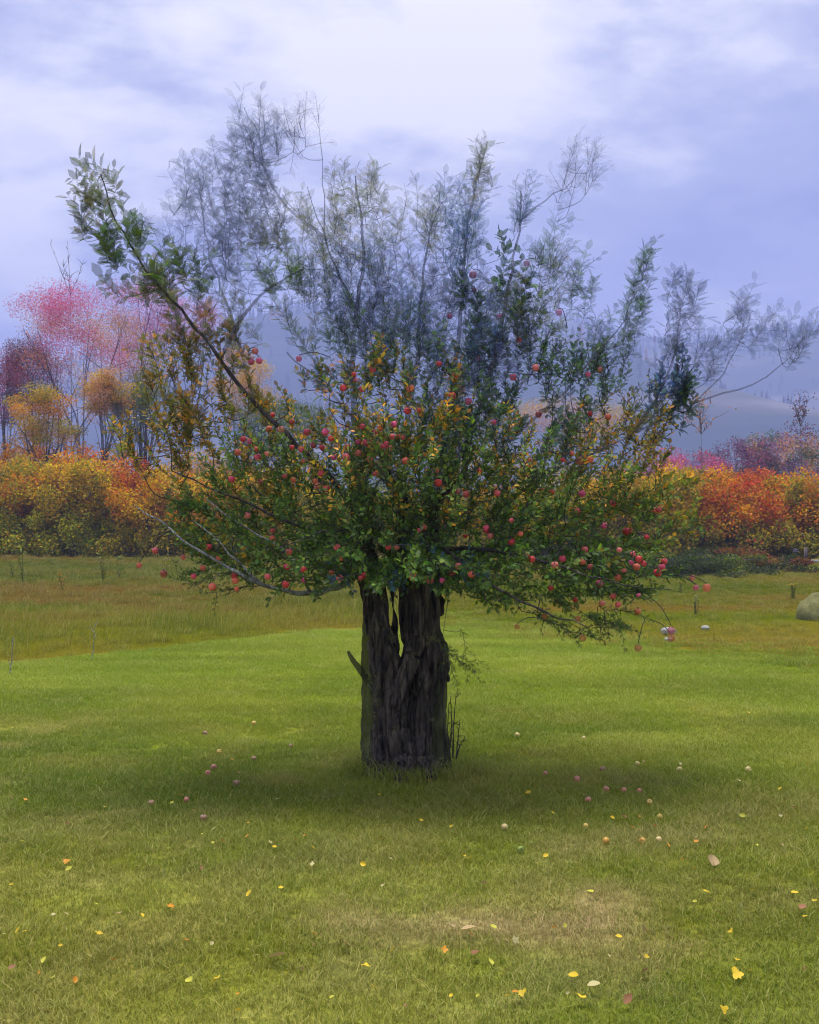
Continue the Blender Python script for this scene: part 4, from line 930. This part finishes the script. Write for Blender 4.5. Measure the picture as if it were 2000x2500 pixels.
# windfalls on the lawn
WIND = [((535, 1841), 'yellow', 'yellow windfall apple above the two pink ones left of the trunk'), ((522, 1880), 'pink', 'upper of two pink windfall apples close together on the left'), ((508, 1895), 'pink', 'lower of two pink windfall apples close together on the left'), ((578, 1920), 'brown', 'largest brownish windfall apple left of the trunk'),
 ((455, 1960), 'pink', 'pink windfall apple beside an orange leaf on the left'), ((370, 1968), 'brown', 'brown bruised windfall apple farthest left on the lawn'), ((497, 2005), 'brown', 'sunken brown windfall apple lowest on the left lawn'), ((620, 1858), 'brown', 'brown windfall apple in the shade left of the trunk'), ((501, 1797), 'brown', 'small dull windfall apple in far shade on the left'), ((620, 1772), 'yellow', 'small yellow windfall apple up the lawn left of the trunk'), ((710, 1827), 'brown', 'small brown windfall apple nearest the trunk\'s left side'),
 ((1263, 1801), 'cream', 'cream windfall apple nearest the trunk on the right'), ((1425, 1808), 'cream', 'cream windfall apple up the lawn right of the trunk'), ((1557, 1871), 'cream', 'cream windfall apple middle of the right lawn'), ((1659, 1887), 'cream', 'yellow cream windfall apple second from the right edge'), ((1827, 1886), 'cream', 'yellow cream windfall apple farthest right on the lawn'),
 ((1472, 1885), 'brown', 'dull tan windfall apple below the cream one right of the trunk'), ((1332, 1896), 'pink', 'flat pink windfall apple in the shade right of the trunk'), ((1409, 1910), 'pink', 'pink windfall apple lower right of the flat pink one'), ((1436, 1961), 'pink', 'large pink windfall apple mid right lawn'), ((1480, 1935), 'pink', 'left of three small pink windfalls in a row'), ((1523, 1937), 'pink', 'middle of three small pink windfalls in a row'), ((1561, 1938), 'pink', 'right of three small pink windfalls in a row'),
 ((1586, 1966), 'yellow', 'yellow windfall apple below the row of pink windfalls'), ((1611, 2003), 'yellow', 'bright yellow windfall apple right of centre lawn'), ((1430, 2025), 'yellow', 'golden windfall apple upper left of the lowest three'), ((1480, 2061), 'orange', 'orange windfall apple lowest right of the trunk'), ((1569, 2061), 'orange', 'orange tan windfall apple on a dry patch'), ((1609, 2058), 'cream', 'pale windfall apple right of the orange tan one'), ((973, 1798), 'orange', 'orange windfall apple resting against the foot of the trunk'),
 ((1271, 2083), 'green', 'green windfall apple below the trunk on the right'), ((1232, 2028), 'cream', 'pale yellow windfall apple in front of the trunk')]
WC = {'yellow': (.50, .34, .07), 'pink': (.45, .17, .11), 'brown': (.26, .15, .08), 'cream': (.55, .43, .17), 'orange': (.52, .28, .04), 'green': (.18, .26, .04)}
for (q, cn, lab) in WIND:
    g = G(*q); s = rng.uniform(.032, .041) * (1.2 if 'largest' in lab or 'large ' in lab else 1)
    o = put('windfall_apple', A_ME, loc=(g.x, g.y, s * .30 + .006)); o.scale = (s, s, s * .92)
    o.rotation_euler = (rng.normal(0, 1.0), rng.normal(0, .8), rng.uniform(0, 6.28)); o.color = (*WC[cn], 1)
    o['label'] = lab; o['category'] = 'apple'; o['group'] = 'windfall apples on the lawn'
    put('stem', A_STEM, None, o)

# ------------------------------------------------------------------ fallen leaves
def fallen_mesh(kind):
    if kind == 0:      # curled oval
        n = 7; V = []
        for i_ in range(n):
            u = i_ / (n - 1); wv = .36 * math.sin(math.pi * min(1, u * .92 + .06)) ** .8
            for s_ in (-1, -.5, 0, .5, 1): V.append((wv * s_, u - .5, .22 * (abs(s_) ** 1.6) * wv * 2 + .25 * (u - .5) ** 2))
        Q = [(i_ * 5 + j, i_ * 5 + j + 1, i_ * 5 + j + 6, i_ * 5 + j + 5) for i_ in range(n - 1) for j in range(4)]
        return mesh_np('fallen_leaf', np.array(V), [np.array(Q)], None, True)
    r9 = random.Random(kind * 17); V = [(0, 0, 0)]; m_ = 16; lob_ = 3 + kind % 3; ph = r9.random() * 6
    for k_ in range(m_):
        a = 2 * math.pi * k_ / m_; r_ = .40 + .11 * math.cos(lob_ * a) + r9.uniform(-.07, .07)
        if k_ == m_ // 2: r_ = .5
        V.append((r_ * math.sin(a) * .85, r_ * math.cos(a), .16 * math.sin(2 * a + ph) * r_ + .45 * r_ * r_ * r9.uniform(.3, 1.2)))
    return mesh_np('fallen_leaf', np.array(V), [np.array([(0, 1 + (k_ + 1) % m_, 1 + k_) for k_ in range(m_)])], None, True)
FM = [fallen_mesh(k_) for k_ in range(7)]
for m_ in FM: m_.materials.append(M_FALL)
LCOL = {'yellow': (.66, .46, .02), 'orange': (.62, .27, .02), 'lime': (.48, .46, .05), 'tan': (.42, .30, .14), 'brown': (.28, .13, .06), 'pale': (.50, .44, .20)}
LEAVES = [((63, 1967), 'orange', 1, .055, 'orange lobed fallen leaf at the lawn\'s upper left'), ((258, 1986), 'yellow', 1, .05, None), ((476, 1993), 'orange', 0, .05, 'orange curled fallen leaf under the brown windfalls'), ((420, 1975), 'lime', 1, .05, None), ((444, 1955), 'orange', 0, .045, None), ((443, 1892), 'orange', 0, .05, 'upright orange fallen leaf just left of the two pink windfalls'),
 ((162, 2121), 'orange', 1, .06, 'bright orange lobed leaf on the left lawn'), ((55, 2072), 'lime', 0, .05, None), ((168, 2140), 'lime', 0, .055, None), ((523, 2040), 'pale', 0, .05, None), ((605, 2058), 'orange', 0, .05, None), ((607, 2025), 'yellow', 1, .04, None), ((545, 2070), 'orange', 0, .045, None), ((660, 2074), 'pale', 1, .055, None), ((670, 2085), 'yellow', 0, .04, None),
 ((764, 2087), 'yellow', 0, .045, None), ((763, 2128), 'pale', 1, .055, None), ((756, 2140), 'orange', 0, .04, None), ((609, 2201), 'yellow', 0, .06, None), ((236, 2230), 'lime', 1, .07, None), ((417, 2233), 'orange', 1, .065, 'bright orange starry leaf left of centre foreground'), ((28, 2180), 'yellow', 0, .04, None), ((45, 2292), 'yellow', 0, .05, None), ((62, 2296), 'yellow', 1, .05, None), ((241, 2300), 'yellow', 1, .06, 'bright yellow leaf left in the near lawn'),
 ((108, 2367), 'lime', 0, .05, None), ((148, 2331), 'yellow', 0, .03, None), ((128, 2410), 'lime', 1, .05, None), ((183, 2416), 'orange', 0, .045, None), ((527, 2415), 'yellow', 1, .075, 'brightest yellow leaf in the bottom left foreground'), ((462, 2418), 'lime', 0, .06, None), ((455, 2318), 'orange', 0, .04, None), ((675, 2358), 'tan', 0, .12, 'long curled tan leaf left of the middle foreground'), ((767, 2302), 'orange', 1, .055, None), ((845, 2326), 'tan', 1, .08, 'broad tan leaf in the middle foreground'),
 ((893, 2381), 'yellow', 1, .065, 'yellow oval leaf in the middle foreground'), ((960, 2340), 'yellow', 0, .05, None), ((912, 2435), 'yellow', 0, .055, None), ((580, 2492), 'yellow', 1, .06, 'yellow leaf at the photo\'s bottom edge left of centre'), ((278, 2366), 'orange', 0, .05, None), ((30, 2386), 'brown', 0, .05, None), ((290, 2252), 'tan', 0, .07, None), ((887, 2128), 'yellow', 0, .05, None), ((720, 2065), 'orange', 0, .04, None), ((686, 2187), 'yellow', 0, .04, None),
 ((1028, 2018), 'yellow', 1, .05, None), ((1132, 2107), 'yellow', 1, .055, None), ((1147, 2113), 'yellow', 0, .05, None), ((1103, 2034), 'yellow', 0, .05, None), ((1333, 2107), 'yellow', 0, .05, None), ((1349, 2000), 'yellow', 0, .045, None), ((1495, 2012), 'yellow', 0, .045, None), ((1726, 2197), 'yellow', 1, .065, 'yellow leaf alone right of centre near lawn'), ((1838, 2193), 'yellow', 0, .05, None), ((1941, 2200), 'yellow', 0, .06, None), ((1990, 2220), 'yellow', 1, .07, 'yellow leaf at the right edge of the near lawn'),
 ((1784, 2295), 'yellow', 1, .05, None), ((1800, 2402), 'yellow', 1, .09, 'large golden leaf in the right foreground'), ((1799, 2367), 'yellow', 0, .05, None), ((1767, 2490), 'yellow', 1, .07, 'yellow leaf at the photo\'s bottom edge on the right'), ((1400, 2406), 'yellow', 0, .065, 'upright yellow leaf in the right middle foreground'), ((1419, 2458), 'yellow', 1, .08, 'wide yellow leaf near the bottom edge right of centre'), ((1275, 2449), 'yellow', 1, .06, None), ((1086, 2341), 'orange', 1, .06, 'orange tattered leaf in the centre foreground'),
 ((1160, 2350), 'brown', 0, .07, None), ((1145, 2290), 'tan', 0, .10, 'narrow brown leaf standing in straw grass at centre'), ((1150, 2303), 'orange', 0, .05, None), ((1258, 2317), 'pale', 1, .07, 'pale lobed leaf in the centre foreground'), ((1205, 2285), 'lime', 0, .05, None), ((1198, 2372), 'lime', 0, .05, None), ((1183, 2176), 'tan', 0, .06, None), ((1575, 2292), 'tan', 1, .08, 'thin tan leaf right of the dry centre patch'), ((1740, 2120), 'tan', 0, .12, 'large flat tan leaf on the right lawn'), ((1757, 2250), 'brown', 0, .06, None), ((1511, 2309), 'yellow', 0, .045, None),
 ((1442, 2197), 'lime', 0, .06, None), ((1960, 2236), 'brown', 0, .07, None), ((1967, 2259), 'yellow', 0, .05, None), ((1575, 2395), 'brown', 0, .06, None), ((1535, 2465), 'brown', 0, .07, None), ((1450, 2430), 'pale', 0, .08, None), ((1905, 1940), 'yellow', 0, .05, None), ((1972, 1877), 'yellow', 1, .06, None), ((1695, 1740), 'yellow', 1, .06, None), ((1827, 1750), 'yellow', 0, .05, None), ((1198, 1855), 'yellow', 1, .06, 'yellow leaf right of the trunk base'), ((1365, 1836), 'pale', 0, .06, None), ((1290, 1950), 'yellow', 0, .06, None),
 ((1813, 2007), 'lime', 0, .06, None), ((1725, 2034), 'orange', 0, .05, None), ((1906, 2007), 'pale', 0, .04, None), ((1967, 2040), 'yellow', 0, .045, None), ((1543, 2036), 'orange', 0, .05, None), ((1598, 2033), 'orange', 0, .05, None), ((1631, 2080), 'orange', 0, .05, None), ((1700, 2072), 'orange', 0, .05, None), ((1525, 2010), 'brown', 0, .05, None), ((1603, 1921), 'brown', 0, .05, None), ((1804, 1920), 'pale', 0, .05, None), ((1661, 1877), 'pale', 0, .04, None)]
for k_ in range(70):
    py = 1800 + 690 * rng.random() ** .8; LEAVES.append(((rng.uniform(10, 1990), py), rng.choice(['yellow', 'tan', 'lime', 'orange', 'brown', 'pale']), int(rng.random() < .3), rng.uniform(.022, .04), None))
ADJ = {'yellow': 'yellow', 'orange': 'orange', 'lime': 'greenish yellow', 'tan': 'tan', 'brown': 'reddish brown', 'pale': 'pale straw'}
LEAVES.sort(key=lambda e_: e_[0][0]); seen_ = {}
for (q, cn, kd, size, lab) in LEAVES:
    g = G(*q)
    o = put('fallen_leaf', FM[0 if kd == 0 else rng.integers(1, 7)], loc=(g.x, g.y, .034)); size *= .55; o.scale = (size * (1.0 if kd else 1.15), size, size)
    if lab and 'long' in lab: o.scale.x = size * .8
    o.rotation_euler = (rng.normal(.15, .4), rng.normal(0, .4), rng.uniform(0, 6.28))
    o.color = (*(np.array(LCOL[cn]) * rng.uniform(.8, 1.1)), 1)
    o['category'] = 'leaf'
    sh_ = 'lobed' if kd else 'oval'
    z_ = 'on the shaded lawn' if q[1] < 2000 else 'on the middle lawn' if q[1] < 2200 else 'on the nearest lawn'
    h_ = 'at the left' if q[0] < 670 else 'at the centre' if q[0] < 1330 else 'at the right'
    tiny = 'tiny' if size < .042 else 'small'
    o['group'] = 'fallen leaves on the lawn'
    if not lab:
        lab = f'{ADJ[cn]} {sh_} leaf fallen {z_} {h_}'; k_ = seen_[lab] = seen_.get(lab, -1) + 1; lab += f', {ORD[k_]} from left'
    o['label'] = lab

# ------------------------------------------------------------------ stones, weeds, rail
def rock_mesh(name, r_, seed):
    u = np.linspace(0, math.pi, 18); a = np.linspace(0, 2 * math.pi, 28, endpoint=False)
    U, A = np.meshgrid(u, a, indexing='ij'); d = np.stack([np.sin(U) * np.cos(A), np.sin(U) * np.sin(A), np.cos(U)], -1).reshape(-1, 3)
    k = 1 + .45 * (fbm(d * 1.7 + seed, 3, seed) - .44) + .12 * (fbm(d * 6 + seed, 2, seed + 2) - .37)
    v = d * k[:, None] * np.array(r_)
    i_ = (np.arange(17)[:, None] * 28); j = np.arange(28)[None]; jn = (j + 1) % 28
    return mesh_np(name, v, [np.stack([i_ + j, i_ + 28 + j, i_ + 28 + jn, i_ + jn], -1).reshape(-1, 4)], None, True)
M_ROCK = plain('weathered boulder', (.15, .15, .055), .95, .8, 14); M_STONE = plain('pale stone', (.30, .30, .27), .9, .3, 9)
g = G(1998, 1512)
put('boulder', rock_mesh('boulder', (.40, .40, .34), 4), M_ROCK, None, (g.x + .08, g.y, .04), label='round ochre grey boulder half cut by the photo\'s right edge', category='boulder')
for (q, s, lab) in [((1632, 1548), .10, 'flat white stone in grass at the lawn\'s right edge'), ((1722, 1538), .06, 'small flat white stone right of the larger white stone'), ((1632, 1566), .05, 'thin pale stone just below the larger white stone'), ((1180, 1596), .0, '')]:
    if s == 0: continue
    g = G(*q); put('stone', rock_mesh('stone', (s, s * .8, s * .55), int(s * 100)), M_STONE, None, (g.x, g.y, s * .15 + .02), label=lab, category='stone')
def weed(px, py, h, n, label, colr, leaf=.07, head=None):
    g = G(px, py); b = np.array(g); o = root('weed', g, label, 'weed', 'weeds in the rough meadow')
    ls = []; pts = []; ax = []
    for q in range(n):
        tip = np.array([rng.normal(0, .12 * h), rng.normal(0, .1 * h), h * rng.uniform(.7, 1)]); ln = smooth_line(np.vstack([(rng.normal(0, .02), rng.normal(0, .02), 0), tip * .5 + rng.normal(0, .02, 3), tip]), .08)
        ls.append((ln, np.linspace(.006, .003, len(ln))))
        for p in ln[1:]:
            for s in range(2): pts.append(p); ax.append(rng.normal(0, 1, 3) * (1, 1, .3) + (0, 0, .2))
    v, q = tubes(ls, 4); put('stem', mesh_np('stem', v, [q], None, True), M_MEADOWSTEM, o)
    pts, ax = np.array(pts), np.array(ax); m_ = len(pts)
    col = np.concatenate([np.array(colr)[None] * rng.uniform(.7, 1.2, (m_, 1)), np.ones((m_, 1))], 1)
    put('leaves', leaf_mesh('leaves', pts, ax, np.tile((0, 0, 1.), (m_, 1)) + rng.normal(0, .3, (m_, 3)), leaf * rng.uniform(.6, 1.2, m_), leaf * .5 * rng.uniform(.6, 1.2, m_), col), M_LEAF, o, kind='stuff')
    if head:
        for k_, (a, _) in enumerate(ls):
            p = a[-1]; m2 = 14; an = np.arange(m2) / m2 * 6.283
            put('flower_head', leaf_mesh('flower_head', np.tile(p, (m2, 1)), np.stack([np.cos(an), np.sin(an), np.full(m2, .35)], -1), np.tile((0, 0, 1.), (m2, 1)), np.full(m2, head[1]), np.full(m2, head[1] * .45), np.tile((*head[0], 1), (m2, 1))), M_LEAF, o)
    return o
M_MEADOWSTEM = plain('weed stem', (.10, .13, .03))
weed(58, 1420, .95, 4, 'tallest yellow green weed at the meadow\'s left', (.22, .26, .02), .10)
weed(252, 1420, .8, 5, 'bushy yellow green weed left of centre meadow', (.22, .26, .02), .10)
weed(30, 1408, .5, 3, 'short green weed beside the tallest meadow weed', (.10, .16, .02), .08)
weed(150, 1440, .4, 4, 'low orange leaved weed in the left meadow', (.45, .20, .02), .07)
weed(290, 1410, .55, 3, 'slim green weed right of the bushy one', (.16, .22, .02), .08)
weed(405, 1395, .5, 3, 'yellow tipped weed against the thicket shade', (.34, .28, .02), .08)
weed(1938, 1468, .32, 8, 'clump of small yellow flowers near the boulder', (.08, .13, .02), .05, ((.62, .42, .01), .035))
weed(1660, 1452, .28, 4, 'few yellow flowers low beside the dark shrubs', (.08, .13, .02), .05, ((.62, .42, .01), .03))
weed(1943, 1372, .42, 9, 'small clump of lavender blue asters by the pale rail', (.07, .11, .03), .06, ((.34, .32, .72), .06))
weed(1700, 1500, .3, 5, 'wisp of white flowered weed right of the white stones', (.14, .16, .04), .05, ((.6, .62, .66), .02))
# lichened twigs standing at the lawn's left edge
for (tx_, ty_, bx, by, lab) in [(30, 1555, 22, 1650, 'thin grey lichened twig standing at the lawn\'s left edge'), (230, 1530, 222, 1612, 'thin grey lichened twig upright in the long grass')]:
    g = np.array(G(bx, by)); tp = np.array(P(tx_, ty_, g[1])); ls = []
    ln = smooth_line(np.vstack([g - (0, 0, .03), (g + tp) / 2 + (.015, 0, 0), tp]), .05); ls.append((ln - g, np.linspace(.005, .002, len(ln))))
    for s_ in range(6):
        a = ln[rng.integers(2, len(ln))]; ls.append((np.vstack([a, a + rng.normal(0, .03, 3) + (0, 0, .03)]) - g, np.array([.004, .002])))
    v, q = tubes(ls, 6); put('dead_twig', mesh_np('dead_twig', v, [q], None, True), M_LICH, None, g, label=lab, category='twig')
# pale low rail at the right edge of the thicket
g0 = np.array(G(1968, 1383)); o = root('low_rail', g0, 'low pale wooden rail at the right edge below the thicket', 'fence')
M_RAIL = plain('bleached wood', (.42, .40, .36), .85, .25, 20)
def box(x0, x1, y0, y1, z0, z1):
    V = np.array([(x, y, z) for x in (x0, x1) for y in (y0, y1) for z in (z0, z1)])
    return V, np.array([(0, 1, 3, 2), (4, 6, 7, 5), (0, 4, 5, 1), (2, 3, 7, 6), (0, 2, 6, 4), (1, 5, 7, 3)])
v, q = box(-.05, 2.6, -.03, .03, .12, .20); put('rail', mesh_np('rail', v, [q]), M_RAIL, o)
for x in (.02, .75, 1.6, 2.4):
    v, q = box(x - .035, x + .035, .034, .10, -.05, .55); put('post', mesh_np('post', v, [q]), M_FTRUNK, o)

# ------------------------------------------------------------------ the misty air
HX, HY0, HY1, HZ0, HZ1 = 2450, -350, 2650, -8, 310
V = np.array([(x, y, z) for x in (-HX, HX) for y in (HY0, HY1) for z in (HZ0, HZ1)])
hm = bpy.data.materials.new('misty air'); hm.use_nodes = True; t = NT(hm.node_tree)
pv = t.n('ShaderNodeVolumePrincipled', {'Color': (.43, .52, 1.0, 1), 'Density': .00105, 'Anisotropy': .2})
o_ = t.n('ShaderNodeOutputMaterial'); t.t.links.new(pv.outputs[0], o_.inputs['Volume'])
put('haze', mesh_np('haze', V, [np.array([(0, 1, 3, 2), (4, 6, 7, 5), (0, 4, 5, 1), (2, 3, 7, 6), (0, 2, 6, 4), (1, 5, 7, 3)])]), hm, kind='stuff', label='thin lavender mist filling the air', category='haze')
